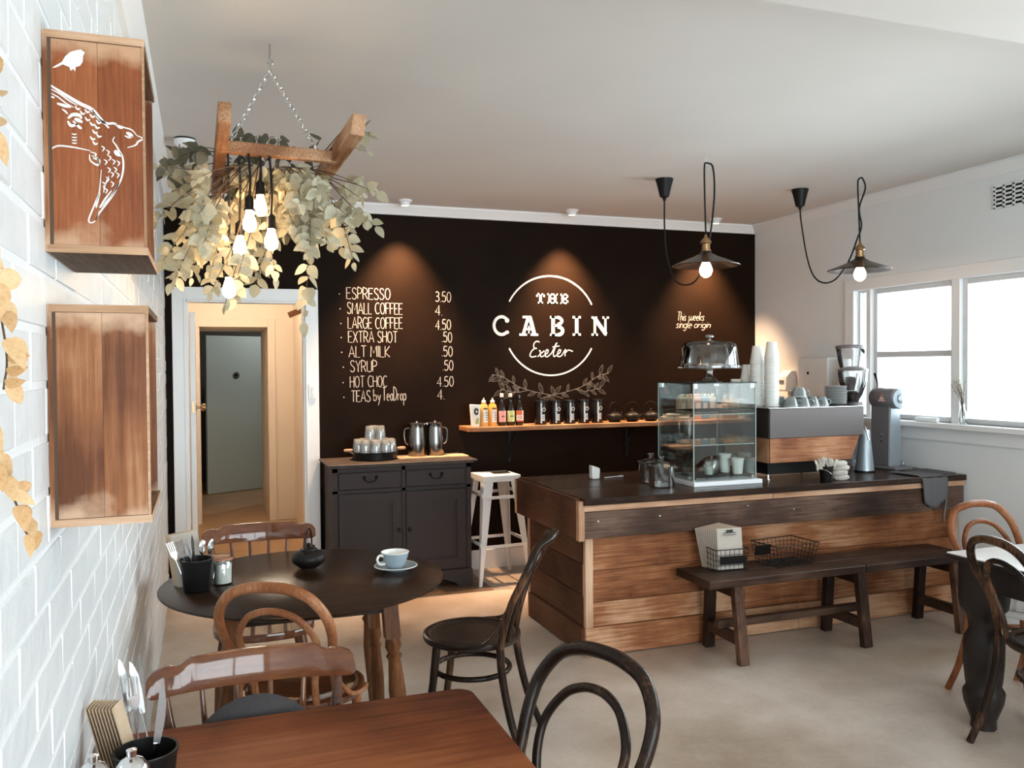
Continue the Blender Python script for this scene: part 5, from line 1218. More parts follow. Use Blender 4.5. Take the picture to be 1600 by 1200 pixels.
# ------------------------------------------------------------------ chairs
def bentwood(name, lb, x, y, rz, mat, seatmat, lean=.31, grp='bentwood chairs'):
    """facing local +Y; hoop at -Y"""
    t = thing(name, lb, 'chair', (x, y, 0), R(rz), grp)
    # seat
    MB().lathe([(0, .437), (.185, .437), (.203, .441), (.207, .452), (.205, .464), (.198, .468), (.182, .468), (.174, .463), (.168, .460), (.10, .463), (.0, .464)], 44).build('seat', seatmat, t, smooth=True)
    MB().lathe([(.1745, .4645), (.177, .4672), (.1815, .4690), (.183, .4684)], 44, cap=False).build('seat_groove', mat, t, smooth=True)
    up_pts = [(-.176, -.155, .44), (-.170, -.175, .55), (-.176, -.205, .64), (-.188, -.245, .72), (-.180, -.278, .79), (-.135, -.303, .853), (-.070, -lean, .880), (0, -lean - .004, .886)]
    hoop = up_pts + [(-a, b, c) for a, b, c in reversed(up_pts[:-1])]
    q = spline(hoop, 6)
    MB().tube(q, [.0135 + .0045 * math.sin(PI * i / (len(q) - 1)) for i in range(len(q))], 12).build('back_hoop', mat, t, smooth=True)
    inn = [(-.105, -.172, .463), (-.108, -.190, .55), (-.128, -.215, .64), (-.128, -.245, .71), (-.090, -.272, .770), (-.045, -.284, .795), (0, -.287, .802)]
    inn = inn + [(-a, b, c) for a, b, c in reversed(inn[:-1])]
    MB().tube(spline(inn, 6), .0118, 10).build('inner_hoop', mat, t, smooth=True)
    for s in (-1, 1):
        MB().tube(spline([(s * .176, -.155, .452), (s * .178, -.165, .33), (s * .190, -.205, .15), (s * .205, -.262, .002)], 5), [.0165] * 6 + [.016] * 5 + [.015] * 5, 12).build('leg', mat, t, smooth=True)
        MB().tube(spline([(s * .140, .115, .44), (s * .150, .135, .25), (s * .165, .175, .002)], 5), [.0175] * 4 + [.016] * 4 + [.0135] * 3, 12).build('leg', mat, t, smooth=True)
        MB().tube(spline([(s * .172, -.180, .60), (s * .180, -.150, .53), (s * .200, -.095, .475), (s * .212, -.02, .458), (s * .205, .05, .452)], 5), .0085, 8).build('hip_brace', mat, t, smooth=True)
    MB().tube([(.158 * math.cos(a), .158 * math.sin(a), .315) for a in [2 * PI * i / 40 for i in range(40)]], .0115, 10, True).build('ring_stretcher', mat, t, smooth=True)
    return t
bentwood('bentwood_chair', 'black bentwood chair with a round seat between the round table and the counter', 1.055, 3.44, 60, 'bent_dark', 'bent_seat', .345)
bentwood('bentwood_chair', 'worn dark bentwood chair in the foreground right of the red-brown table', .615, 1.745, 113, 'bent_dark', 'bent_seat', .31)
bentwood('bentwood_chair', 'honey brown bentwood chair tucked in at the near side of the round table', .33, 3.08, -28, 'bent_light', 'chairwood', .31)
bentwood('bentwood_chair', 'honey brown bentwood chair on the far side of the pale-topped table', 3.565, 2.89, 175, 'bent_light', 'top_and_sheen', .30)  # pale seat colour paints a whitish reflection on the wood
bentwood('bentwood_chair', 'dark bentwood chair at the left side of the pale-topped table', 3.20, 2.43, -102, 'bent_dark', 'bent_seat', .31)

def turned_leg(m, p, q, r=.019, prof=None):
    """baluster leg between two points"""
    p = Vector(p); q = Vector(q); prof = prof or [(0, .9), (.08, 1.0), (.20, 1.15), (.30, .8), (.33, 1.1), (.36, .75), (.39, 1.1), (.42, .8), (.6, 1.15), (.85, .9), (1, .6)]
    m.tube([p.lerp(q, t_) for t_, k in prof], [r * k for t_, k in prof], 14)
def spindle_chair(name, lb, x, y, rz):
    t = thing(name, lb, 'chair', (x, y, 0), R(rz), 'spindle back chairs')
    pts = []
    for i in range(29):
        a = 2 * PI * i / 28; pts.append((.215 * (abs(math.cos(a)) ** .75) * (1 if math.cos(a) > 0 else -1), .205 * (abs(math.sin(a)) ** .75) * (1 if math.sin(a) > 0 else -1)))
    MB().prism(pts[:-1], .425, .458).build('seat', 'chairwood', t, bevel=.008, bseg=2)
    # crest rail: curved board with a raised middle and rounded ends
    def top(u):
        a = abs(u)
        if a < .60: return .846
        if a < .72: return .846 - .016 * (.5 - .5 * math.cos(PI * (a - .60) / .12))
        if a < .93: return .830 + .006 * math.sin(PI * (a - .72) / .21)
        return .830 - .018 * ((a - .93) / .07) ** 2
    def bot(u): a = abs(u); return (.768 - .006 * (1 - a)) + (.012 * ((a - .93) / .07) ** 2 if a > .93 else 0)
    m = MB(); n = 44; vs = []; fs = []
    for i in range(n + 1):
        u = -1 + 2 * i / n; xx = u * .256; yc = -.292 + .062 * u * u; th = .011
        vs += [(xx, yc - th + .006, bot(u)), (xx, yc + th + .006, bot(u)), (xx, yc + th - .013, top(u)), (xx, yc - th - .013, top(u))]
    for i in range(n):
        for k in range(4): j = (k + 1) % 4; fs.append((4 * i + k, 4 * i + j, 4 * i + 4 + j, 4 * i + 4 + k))
    fs += [(3, 2, 1, 0), (4 * n, 4 * n + 1, 4 * n + 2, 4 * n + 3)]
    m.add(vs, fs).build('crest_rail', 'chairwood', t, smooth=True, bevel=.004, bseg=2, ang=50)
    for u in (-.50, -.17, .17, .50):
        p = Vector((u * .20, -.178, .45)); q = Vector((u * .256, -.290 + .062 * u * u, .775))
        MB().tube([p, p.lerp(q, .35), p.lerp(q, .7), q], [.0065, .0095, .008, .006], 10).build('spindle', 'chairwood', t, smooth=True)
    for s in (-1, 1):
        m = MB(); turned_leg(m, (s * .175, -.155, .45), (s * .215, -.252, .775), .018, [(0, .55), (.12, .8), (.20, .65), (.28, 1.0), (.34, .6), (.38, 1.05), (.42, .6), (.60, 1.25), (.80, .8), (1, .55)])
        m.build('back_post', 'chairwood', t, smooth=True)
        for sy in (-1, 1):
            m = MB(); turned_leg(m, (s * .15, sy * .14, .43), (s * .195, sy * .20, .0)); m.build('leg', 'chairwood', t, smooth=True)
        m = MB(); turned_leg(m, (s * .175, -.17, .17), (s * .175, .17, .17), .010, [(0, .7), (.5, 1.3), (1, .7)]); m.build('stretcher', 'chairwood', t, smooth=True)
    m = MB(); turned_leg(m, (-.175, 0, .17), (.175, 0, .17), .010, [(0, .7), (.5, 1.3), (1, .7)]); m.build('stretcher', 'chairwood', t, smooth=True)
    return t
spindle_chair('spindle_chair', 'glossy brown spindle-back chair with a grey cushion behind the front table', .115, 2.035, 180)
spindle_chair('spindle_chair', 'glossy brown spindle-back chair on the far side of the round table', .243, 3.93, 180)
# cushion propped on the near spindle chair
m = MB(); n = 16; vs = []; fs = []
for sgn in (1, -1):
    for j in range(n + 1):
        for i in range(n + 1):
            u = -1 + 2 * i / n; v = -1 + 2 * j / n
            b = max(0, (1 - abs(u) ** 2.6) * (1 - abs(v) ** 2.6)) ** .5
            ru = (1 - .30 * max(0, abs(v) - .25) ** 1.6); rv = (1 - .42 * abs(u) ** 2.2)
            vs.append((u * .172 * ru, sgn * (.060 * b + .005 * math.sin(v * 16 + u * 3) * b), v * .165 * rv + .012 * u))
N_ = (n + 1) ** 2
for s in range(2):
    for j in range(n):
        for i in range(n): a = s * N_ + j * (n + 1) + i; fs.append((a, a + 1, a + n + 2, a + n + 1))
o = m.add(vs, fs).build('cushion', 'denim', None, smooth=True, ang=180); o.location = (.100, 2.165, .610); o.rotation_euler = (R(-12), R(-4), R(3))
tag(o, 'charcoal ribbed cushion propped against the spindles of the near chair', 'cushion')

# ------------------------------------------------------------------ tables
TZ = .75
rt = thing('round_table', 'round dark varnished table with turned legs by the left wall', 'table', (.372, 3.445, 0))
MB().lathe([(0, TZ - .022), (.50, TZ - .022), (.525, TZ - .016), (.540, TZ - .009), (.542, TZ - .004), (.537, TZ), (0, TZ)], 80).build('tabletop', 'tabletop', rt, smooth=True, ang=60)
MB().box((-.30, -.26, TZ - .095), (.30, -.235, TZ - .022)).box((-.30, .235, TZ - .095), (.30, .26, TZ - .022)).box((-.30, -.26, TZ - .095), (-.275, .26, TZ - .022)).box((.275, -.26, TZ - .095), (.30, .26, TZ - .022)).build('apron', 'tabletop', rt)
LP = [(0, 1.0), (.06, 1.15), (.10, .8), (.12, 1.15), (.15, .85), (.35, 1.2), (.55, 1.05), (.75, .9), (1, .7)]
for (x, y), (x2, y2) in (((.28, -.24), (.33, -.30)), ((.245, -.10), (.275, -.12)), ((-.28, -.24), (-.33, -.30)), ((-.28, .24), (-.33, .30)), ((.28, .24), (.33, .30))):
    m = MB(); r_ = .027 if y != -.10 else .022
    p0 = Vector((x, y, TZ - .022)); p2 = Vector((x2, y2, 0)); pm = p0.lerp(p2, .235)
    m.bar(p0, pm, .056 if y != -.10 else .04, .056 if y != -.10 else .04)
    turned_leg(m, pm, p2, r_, LP); m.build('leg', 'turned', rt, smooth=True, ang=35)
ft = thing('front_table', 'worn red-brown rectangular table in the foreground by the left wall', 'table', (0, 0, 0))
def rrect(x0, y0, x1, y1, r, n=6):
    out = []
    for cx, cy, a0 in ((x1 - r, y1 - r, 0), (x0 + r, y1 - r, 90), (x0 + r, y0 + r, 180), (x1 - r, y0 + r, 270)):
        for i in range(n + 1): a = R(a0 + 90 * i / n); out.append((cx + r * math.cos(a), cy + r * math.sin(a)))
    return out
MB().prism(rrect(-.225, 1.0, .640, 2.118, .045), TZ - .026, TZ).build('tabletop', 'fronttable', ft, bevel=.005, bseg=2)
MB().box((-.18, 1.06, TZ - .11), (.585, 1.085, TZ - .026)).box((-.18, 2.02, TZ - .11), (.585, 2.045, TZ - .026)).box((-.18, 1.06, TZ - .11), (-.155, 2.045, TZ - .026)).box((.56, 1.06, TZ - .11), (.585, 2.045, TZ - .026)).build('apron', 'fronttable', ft)
for x in (-.165, .57):
    for y in (1.075, 2.03): MB().bar((x, y, TZ - .026), (x, y, 0), .05, .05).build('leg', 'turned', ft, bevel=.004)
pt = thing('pale_table', 'square table with a pale top, dark apron and thick carved legs at the right', 'table', (0, 0, 0))
MB().prism(rrect(3.062, 2.04, 3.90, 2.882, .01, 3), TZ - .004, TZ + .001).build('tabletop', 'top_and_sheen', pt)
MB().prism(rrect(3.058, 2.036, 3.904, 2.886, .012, 3), TZ - .024, TZ - .003).build('top_frame', 'darktable', pt, bevel=.003)
MB().box((3.10, 2.08, TZ - .135), (3.125, 2.84, TZ - .024)).box((3.10, 2.815, TZ - .135), (3.86, 2.84, TZ - .024)).box((3.835, 2.08, TZ - .135), (3.86, 2.84, TZ - .024)).box((3.10, 2.08, TZ - .135), (3.86, 2.105, TZ - .024)).build('apron', 'darktable', pt, bevel=.002)
for x, y in ((3.165, 2.775), (3.79, 2.775), (3.79, 2.14), (3.165, 2.14)):
    if (x, y) == (3.165, 2.14): continue
    m = MB(); pr = [(.0, TZ - .024), (.100, TZ - .024), (.100, .56), (.094, .52), (.068, .49), (.062, .46), (.060, .43), (.078, .40), (.082, .36), (.080, .28), (.074, .21), (.070, .185), (.082, .165), (.084, .15), (.078, .11), (.060, .06), (.050, .035), (.052, .0), (0, 0)]
    m.lathe(pr, 8, (x, y, 0)).build('leg', 'darktable', pt, smooth=True, ang=50)

# things on the round table
bk = thing('cutlery_bucket', 'black metal bucket of cutlery at the left of the round table', 'bucket', (-.030, 3.40, TZ + .001))
MB().lathe([(.045, 0), (.046, .003), (.058, .112), (.061, .114), (.061, .120), (.056, .120), (.044, .006), (0, .006)], 28).build('body', 'black', bk, smooth=True)
MB().lathe([(.005, 0), (.005, .006), (0, .007)], 8, (.058, 0, .10), 'X').tube(spline([(.060, 0, .10), (.062, -.03, .075), (.058, -.045, .05)], 4), .0015, 5).build('handle', 'darksteel', bk)
def fork(name, lb, loc, rot, kind, grp):
    t = thing(name, lb, name, loc, 0, grp); t.rotation_euler = rot
    m = MB().tube([(0, 0, 0), (0, 0, .06), (0, 0, .12)], [.0045, .003, .0025], 8, flat=.45)
    m.build('handle', 'chrome', t, smooth=True)
    if kind == 'fork':
        f = MB().prism([(-.003, .118), (.003, .118), (.012, .138), (.012, .150), (-.012, .150), (-.012, .138)], -.001, .001, 'XZ')
        for k in range(4): f.box((-.012 + k * .0069, -.001, .150), (-.0085 + k * .0069, .001, .188))
        f.build('tines', 'chrome', t)
    elif kind == 'spoon':
        MB().lathe([(0, .115), (.010, .130), (.015, .150), (.012, .172), (0, .180)], 14, sy=.25).build('bowl', 'chrome', t, smooth=True)
    else:
        MB().prism([(-.004, .11), (.006, .11), (.009, .15), (.009, .19), (.003, .215), (-.002, .222), (-.006, .20)], -.0008, .0008, 'XZ').build('blade', 'steel', t)
    return t
for i, (dx, dy, k, rx_, ry_) in enumerate(((-.030, -.01, 'fork', -8, -20), (-.016, .005, 'fork', 0, -14), (.0, -.01, 'fork', -5, -8), (.018, 0, 'spoon', 0, 2), (.028, .01, 'spoon', 5, 8), (-.005, .02, 'knife', 10, -16))):
    fork(k, {0: 'leftmost fork in the black bucket on the round table', 1: 'fork next to the leftmost one in the round table bucket', 2: 'upright bright fork in the middle of the round table bucket', 3: 'spoon with its bowl up in the round table bucket', 4: 'right-hand spoon leaning in the round table bucket', 5: 'knife leaning at the back of the round table bucket'}[i],
         (-.030 + dx, 3.40 + dy, TZ + .010), (R(rx_), R(ry_), R(10 * i)), k, 'cutlery in the round table bucket')
for i in range(4):
    o = MB().box((-.050, -.0015, 0), (.050, .0015, .205)).build('menu_card', 'kraft' if i else 'cardgrey', None)
    o.location = (-.045 - i * .007, 3.475 + i * .006, TZ + .001); o.rotation_euler = (R(-9), R(-9 - 1.0 * i), R(-3 - 5 * i))
    tag(o, 'front buff menu card standing behind the black cutlery bucket' if i == 0 else 'kraft menu card ' + ORD[i] + ' from the front behind the cutlery bucket', 'menu', 'menu cards on the round table')
sj = thing('sugar_jar', 'clip-top glass jar of white sugar on the round table', 'jar', (.062, 3.478, TZ + .001))
MB().lathe([(.034, 0), (.038, .004), (.038, .080), (.034, .088), (.034, .094)], 24, cap=False).build('glass', 'vessel', sj, smooth=True)
MB().lathe([(.0, .003), (.035, .004), (.036, .078), (.0, .080)], 22).build('sugar', 'salt', sj, smooth=True)
M['seal'] = plain('orange_rubber_seal', (0.55, 0.27, 0.17), .6)
MB().lathe([(.038, .093), (.040, .096), (.038, .099)], 24).build('seal', 'seal', sj, smooth=True)
MB().lathe([(.038, .099), (.039, .103), (.034, .110), (0, .112)], 24, cap=False).build('lid', 'vessel', sj, smooth=True)
MB().tube([(.0395 * math.cos(a), .0395 * math.sin(a), .090) for a in [2 * PI * i / 24 for i in range(24)]], .0012, 5, True).tube(spline([(-.040, -.006, .092), (-.046, -.01, .07), (-.042, -.01, .04), (-.046, -.008, .02)], 4), .0016, 5).build('wire_clip', 'chrome', sj)
def shaker(x, y, z, lb, grp):
    t = thing('glass_shaker', lb, 'shaker', (x, y, z), 0, grp)
    MB().lathe([(.024, 0), (.026, .01), (.022, .05), (.018, .066)], 10, cap=False).build('glass', 'vessel', t)
    MB().lathe([(0, .003), (.020, .004), (.019, .035), (0, .036)], 12).build('salt', 'salt', t)
    MB().lathe([(.019, .064), (.022, .068), (.022, .078), (.014, .088), (.006, .092), (.007, .100), (0, .102)], 16).build('cap', 'chrome', t, smooth=True)
    return t
shaker(.020, 3.545, TZ + .001, 'glass and chrome shaker behind the sugar jar on the round table', None)
sc_ = thing('saucer', 'grey-blue saucer under the coffee cup on the round table', 'saucer', (.735, 3.45, TZ + .001))
MB().lathe([(.045, 0), (.048, .003), (.078, .012), (.088, .017), (.088, .019), (.076, .0155), (.045, .007), (0, .007)], 36).build('dish', 'blue_ceramic', sc_, smooth=True)
MB().lathe([(.0865, .0172), (.0888, .0182), (.0868, .0202), (.084, .0190)], 36, cap=False).build('pale_rim', 'white_ceramic', sc_, smooth=True)
cp = thing('coffee_cup', 'grey-blue coffee cup with a pale rim on its saucer on the round table', 'cup', (.732, 3.45, TZ + .0085), R(195))
MB().lathe([(.028, 0), (.030, .003), (.044, .022), (.054, .052), (.057, .066), (.054, .066)], 36, cap=False).lathe([(.028, 0), (0, 0)], 36, cap=False).build('bowl', 'blue_ceramic', cp, smooth=True)
MB().lathe([(.054, .066), (.051, .052), (.041, .024), (.024, .006), (0, .006)], 36, cap=False).lathe([(.0565, .064), (.0578, .0665), (.0555, .0680), (.0535, .0660)], 36, cap=False).build('pale_inside', 'white_ceramic', cp, smooth=True)
MB().tube(spline([(.052, 0, .055), (.070, 0, .058), (.080, 0, .042), (.068, 0, .024), (.046, 0, .022)], 5), .005, 8).build('handle', 'white_ceramic', cp, smooth=True)

# things on the front table
bk2 = thing('cutlery_bucket', 'black bucket at the bottom left holding the near knife', 'bucket', (-.112, 1.790, TZ + .001))
MB().lathe([(.048, 0), (.049, .003), (.057, .086), (.060, .088), (.060, .093), (.055, .093), (.046, .006), (0, .006)], 30).build('body', 'black', bk2, smooth=True)
kn = thing('table_knife', 'large shiny table knife standing up in the near black bucket', 'knife', (-.107, 1.79, TZ + .008)); kn.rotation_euler = (0, R(8), R(12)); kn.scale = (1.12, 1.12, .97)
MB().tube([(0, 0, 0), (0, 0, .05), (0, 0, .098)], [.0075, .0065, .0055], 10, flat=.5).build('handle', 'chrome', kn, smooth=True)
MB().prism([(-.005, .096), (.006, .096), (.0085, .12), (.0095, .150), (.008, .180), (.003, .203), (-.0055, .213)], -.0009, .0009, 'XZ').build('blade', 'steel', kn)
nb = (-.158, 1.885)
for i in range(9):
    m = MB(); w_ = .046; vs = []; fs = []; k = 6
    for j in range(k + 1):
        v = -1 + 2 * j / k; yy = .004 * (1 - v * v)
        vs += [(v * w_ / 2, yy, 0), (v * w_ / 2, yy, .150), (v * w_ / 2, yy + .0016, .150), (v * w_ / 2, yy + .0016, 0)]
    for j in range(k):
        for q in range(4): r_ = (q + 1) % 4; fs.append((4 * j + q, 4 * j + r_, 4 * j + 4 + r_, 4 * j + 4 + q))
    fs += [(0, 1, 2, 3), (4 * k + 3, 4 * k + 2, 4 * k + 1, 4 * k)]
    o = m.add(vs, fs).build('napkin', 'kraft', None, smooth=True, ang=30)
    o.location = (nb[0] + (i - 4) * .0062, nb[1] - (i - 4) * .0022, TZ + .012); o.rotation_euler = (R(0), R(0), R(72)); o.rotation_euler = (Matrix.Rotation(R(-14), 4, 'Y') @ Matrix.Rotation(R(72), 4, 'Z')).to_euler()
    tag(o, ('leftmost' if i == 0 else 'rightmost' if i == 8 else ORD[i] + ' from the left') + ' brown folded napkin of the row at the bottom left', 'napkin', 'folded brown napkins')
hd = thing('napkin_holder', 'small black holder under the folded brown napkins', 'holder', (nb[0] + .01, nb[1], TZ + .001))
MB().lathe([(.042, 0), (.044, .004), (.046, .030), (.043, .030), (.040, .006), (0, .006)], 24).build('cup', 'black', hd, smooth=True)
fork('fork', 'large fork standing behind the brown napkins on the front table', (-.128, 1.900, TZ + .010), (R(-4), R(-5), R(8)), 'fork', 'cutlery behind the brown napkins')
fork('knife', 'left dull knife behind the brown napkins on the front table', (-.140, 1.925, TZ + .010), (R(-6), R(-6), R(20)), 'knife', 'cutlery behind the brown napkins')
fork('knife', 'right dull knife behind the brown napkins on the front table', (-.105, 1.915, TZ + .008), (R(-6), R(-10), R(15)), 'knife', 'cutlery behind the brown napkins')
s1_ = shaker(-.128, 1.665, TZ + .001, 'right chrome-capped glass shaker at the bottom left corner', None)
s2_ = shaker(-.190, 1.665, TZ + .001, 'left chrome-capped glass shaker at the bottom left corner', None)
s1_.scale = (1.35, 1.35, 1.47); s2_.scale = (1.35, 1.35, 1.47)

# ------------------------------------------------------------------ timber crates on the left wall
def crate(name, lb, z0, z1, y0, y1, mat):
    t = thing(name, lb, 'crate', (XL, y0, z0), 0, 'timber crates on the white brick wall')
    X = .152; L = y1 - y0; Hh = z1 - z0; e = .0125
    tb = MB().box((.003, 0.0008, Hh - e), (X, L, Hh)).build('top_board', 'cratedark', t, bevel=.001)
    MB().box((.003, 0, Hh - e), (X, .0010, Hh)).build('end_grain', 'crateedge', tb)
    bb = MB().box((.003, 0.0008, 0), (X, L, e)).build('bottom_board', 'cratedark', t, bevel=.001)
    MB().box((.003, 0, 0), (X, .0010, e)).build('end_grain', 'crateedge', bb)
    MB().box((X, 0, 0), (X + .0008, L, e)).build('end_grain', 'crateedge', bb)
    MB().box((.0, .001, .001), (.007, L - .001, Hh - .001)).build('back_board', 'cratewood2', t)
    k = .0
    for i, (a, b) in enumerate(((.012, .080), (.0805, X - .004))):
        MB().box((a, .003 + k, e + .0006), (b, .014, Hh - e - .0006)).build('end_panel', mat, t)
        MB().box((a, L - .014, e + .0006), (b, L - .003, Hh - e - .0006)).build('end_panel', 'cratewood2', t)
    MB().box((.007, .001, e), (.012, .010, Hh - e)).build('corner_bead', 'stem', t)
    MB().box((X - .005, .0008, e), (X - .001, .013, Hh - e)).build('edge_bead', 'crateedge', t)
    return t
up_c = crate('wall_crate', 'upper reddish timber crate stencilled with white birds on the brick wall', 1.770, 2.128, 1.56, 1.88, 'cratewood')
lo_c = crate('wall_crate', 'lower plain timber crate hung below the bird crate', 1.322, 1.686, 1.56, 1.87, 'cratewood2')
# stencilled birds on the upper crate's end panel (drawing units: 159 wide, 341 high)
def bp(x, y):
    u = (x - 66) / 159; yt = 45 + 17 * u; yb = 387 + 15 * u
    return (.001 + .151 * u, .358 - (y - yt) / (yb - yt) * .356)
M['stencil'] = plain('white_stencil_paint', (0.74, 0.72, 0.68), .7)
m = MB(); YB = .0022
bird = [(79.5, 105), (95, 96), (100, 87.5), (107.5, 81), (117.5, 78), (124, 77), (130.5, 81.5), (127.5, 87.5), (127, 96), (122.5, 102.5), (116, 104), (115, 111), (112, 107), (108, 110), (106, 104), (101, 102), (96, 100), (85, 105)]
c = [bp(x, y) for x, y in bird]; cen = bp(112, 92)
m.add([(cen[0], YB, cen[1])] + [(a, YB, b) for a, b in c], [(0, i + 1, (i + 1) % len(c) + 1) for i in range(len(c))])
m.build('small_bird_stencil', 'stencil', up_c)
m = MB()
def st(pts, w, sm=True):
    q = [bp(x / 4, y / 4) for x, y in pts]
    if sm and len(q) > 2: q = [(v.x, v.z) for v in spline([(a, 0, b) for a, b in q], 4)]
    ws = [w * .00024 * (.35 + .65 * math.sin(PI * (i + .5) / len(q))) for i in range(len(q))]
    ribbon(m, q, ws, YB)
st([(295, 520), (370, 570), (480, 640), (560, 682), (620, 750), (665, 800)], 24)
st([(560, 682), (600, 740), (650, 770), (700, 772), (735, 800), (755, 800)], 16)
st([(700, 772), (760, 798), (810, 815), (845, 855)], 9); st([(845, 852), (882, 872), (850, 890), (832, 912), (780, 926)], 12)
st([(775, 830), (800, 845), (815, 860)], 26); st([(765, 850), (790, 862), (820, 858)], 12)
st([(295, 545), (360, 580), (420, 625), (470, 655)], 10); st([(298, 570), (350, 600), (400, 640), (450, 668)], 9); st([(300, 595), (330, 605)], 14); st([(345, 640), (390, 655), (430, 665)], 22); st([(375, 675), (395, 690), (410, 708)], 12)
for i, (x, y) in enumerate(((470, 670), (500, 700), (530, 690), (560, 720), (530, 740), (560, 770), (590, 790), (600, 760), (575, 820), (600, 845), (560, 860), (575, 890))):
    st([(x - 14, y - 12), (x, y + 8), (x + 18, y + 4)], 13)
st([(410, 735), (440, 712), (480, 716), (495, 738)], 24); st([(408, 750), (430, 780), (470, 770)], 20); st([(440, 750), (480, 790), (495, 800)], 18); st([(450, 738), (470, 745), (500, 760)], 26)
for y in (830, 850, 868, 886): st([(432, y), (448, y + 4), (464, y + 2)], 9)
st([(275, 948), (300, 925), (345, 903), (420, 910), (490, 925), (545, 938)], 11)
st([(545, 945), (580, 960), (570, 985), (600, 1000), (590, 1030), (545, 1000), (540, 960)], 13); st([(555, 970), (590, 990), (600, 1030)], 10)
st([(700, 855), (688, 880), (705, 905), (725, 940), (748, 985), (752, 1050), (738, 1120), (700, 1190), (650, 1250), (600, 1300)], 12)
st([(700, 940), (715, 960), (740, 975)], 34)
for i, (x, y) in enumerate(((625, 925), (655, 950), (665, 985), (640, 1010), (690, 1010), (720, 1020), (700, 1060), (660, 1060), (680, 1090), (715, 1095), (650, 1120), (625, 1150), (680, 1150), (640, 1190))):
    st([(x - 10, y - 14), (x + 8, y), (x - 4, y + 20)], 9)
q4 = lambda L: [((60 + a / 3.87) * 4, (120 + b / 3.87) * 4) for a, b in L]
st(q4([(360, 560), (352, 640), (345, 700), (320, 760), (290, 830), (278, 865), (292, 880), (318, 868), (345, 810)]), 10)
st(q4([(470, 640), (440, 700), (395, 760), (350, 815), (318, 868)]), 12); st(q4([(405, 600), (380, 660), (372, 700)]), 9); st(q4([(420, 690), (380, 740), (345, 790)]), 12); st(q4([(350, 700), (330, 760), (325, 790)]), 14)
m.build('swallow_stencil', 'stencil', up_c)
# faint stencil and knot inside the lower crate
m = MB(); m.add([(.0075, .14 + .045 * math.cos(a) * k, .245 + .045 * math.sin(a) * k) for a in [i * .35 for i in range(15)] for k in (1, .72)], [(2 * i, 2 * i + 1, 2 * i + 3, 2 * i + 2) for i in range(14)])
m.build('bird_stencil', 'stencil', lo_c)
MB().lathe([(.022, .0075), (.020, .010), (0, .0095)], 14, (0, .16, .155), 'X').build('knot', 'stem', lo_c)

# ------------------------------------------------------------------ hanging ladder, chain, bulbs and eucalyptus
ld = thing('hanging_ladder', 'short rough timber ladder hung flat from the ceiling by chains', 'ladder', (0, 0, 0))
MB().bar((.080, 2.93, 2.408), (.072, 4.18, 2.395), .042, .066).build('rail', 'ladder', ld, bevel=.006, bseg=2)
MB().bar((.512, 2.93, 2.405), (.478, 4.18, 2.385), .048, .075, R(-8)).build('rail', 'ladder', ld, bevel=.006, bseg=2)
for y in (3.33, 3.72, 4.08): MB().bar((.07, y, 2.392), (.50, y, 2.382), .040, .044).build('rung', 'ladder', ld, bevel=.006, bseg=2)
MB().tube([(.254, 3.34, HC), (.254, 3.34, HC - .03), (.252, 3.34, HC - .055)] + [(.254 + .010 * math.sin(a), 3.34, HC - .068 + .010 * math.cos(a)) for a in [.3 + i * .6 for i in range(8)]], .003, 8).build('ceiling_hook', 'steel', ld, smooth=True)
lk = MB()
pts = [(.0055 * math.cos(a) , 0, .0145 * (1 if math.sin(a) > 0 else -1) * abs(math.sin(a)) ** .8) for a in [2 * PI * i / 14 for i in range(14)]]
link = lk.tube(pts, .0022, 6, True).build('chain_link', 'chrome', ld, smooth=True)
first = True
def chain(a, b):
    global first
    a = Vector(a); b = Vector(b); n = int((b - a).length / .0215); d = (b - a).normalized()
    base = d.to_track_quat('Z', 'Y')
    from mathutils import Quaternion
    for i in range(n):
        o = link if first else link.copy()
        if not first: COL.objects.link(o); o.parent = ld
        first = False
        o.location = a + (b - a) * ((i + .5) / n); o.rotation_mode = 'QUATERNION'
        o.rotation_quaternion = base @ Quaternion((0, 0, 1), PI / 2 * (i % 2) + .5)
tp = (.254, 3.34, HC - .075)
chain((.110, 3.335, 2.412), (.250, 3.34, HC - .105)); chain((.425, 3.335, 2.405), (.258, 3.34, HC - .105)); chain((.254, 3.34, HC - .115), (.254, 3.34, HC - .072))
def festoon(x, y, z, lb):
    t = thing('hanging_bulb', lb, 'bulb', (x, y, z), 0, 'bare bulbs below the hanging ladder')
    MB().tube(spline([(0, 0, .075), (.004, 0, (2.385 - z) * .55), (0, 3.34 - y, 2.415 - z)], 5), .0045, 6).build('cord', 'cord', t, smooth=True)
    MB().lathe([(.006, .082), (.016, .072), (.017, .035), (.020, .032), (.020, .026), (0, .026)], 16).build('socket', 'black', t, smooth=True)
    MB().lathe([(.012, .028), (.013, .018), (.019, .0), (.025, -.022), (.022, -.040), (.010, -.050), (0, -.052)], 16).build('bulb', 'bulb', t, smooth=True)
for a in ((.212, 3.32, 2.195, 'lit bare bulb hanging highest under the ladder'), (.170, 3.26, 2.125, 'lit bare bulb second from the top under the ladder'), (.140, 3.38, 2.050, 'lit bare bulb at the left of the lower pair in the leaves'),
          (.245, 3.26, 2.062, 'lit bare bulb at the right of the lower pair in the leaves'), (.100, 3.40, 1.895, 'lit bare bulb hanging lowest among the leaves')): festoon(*a)
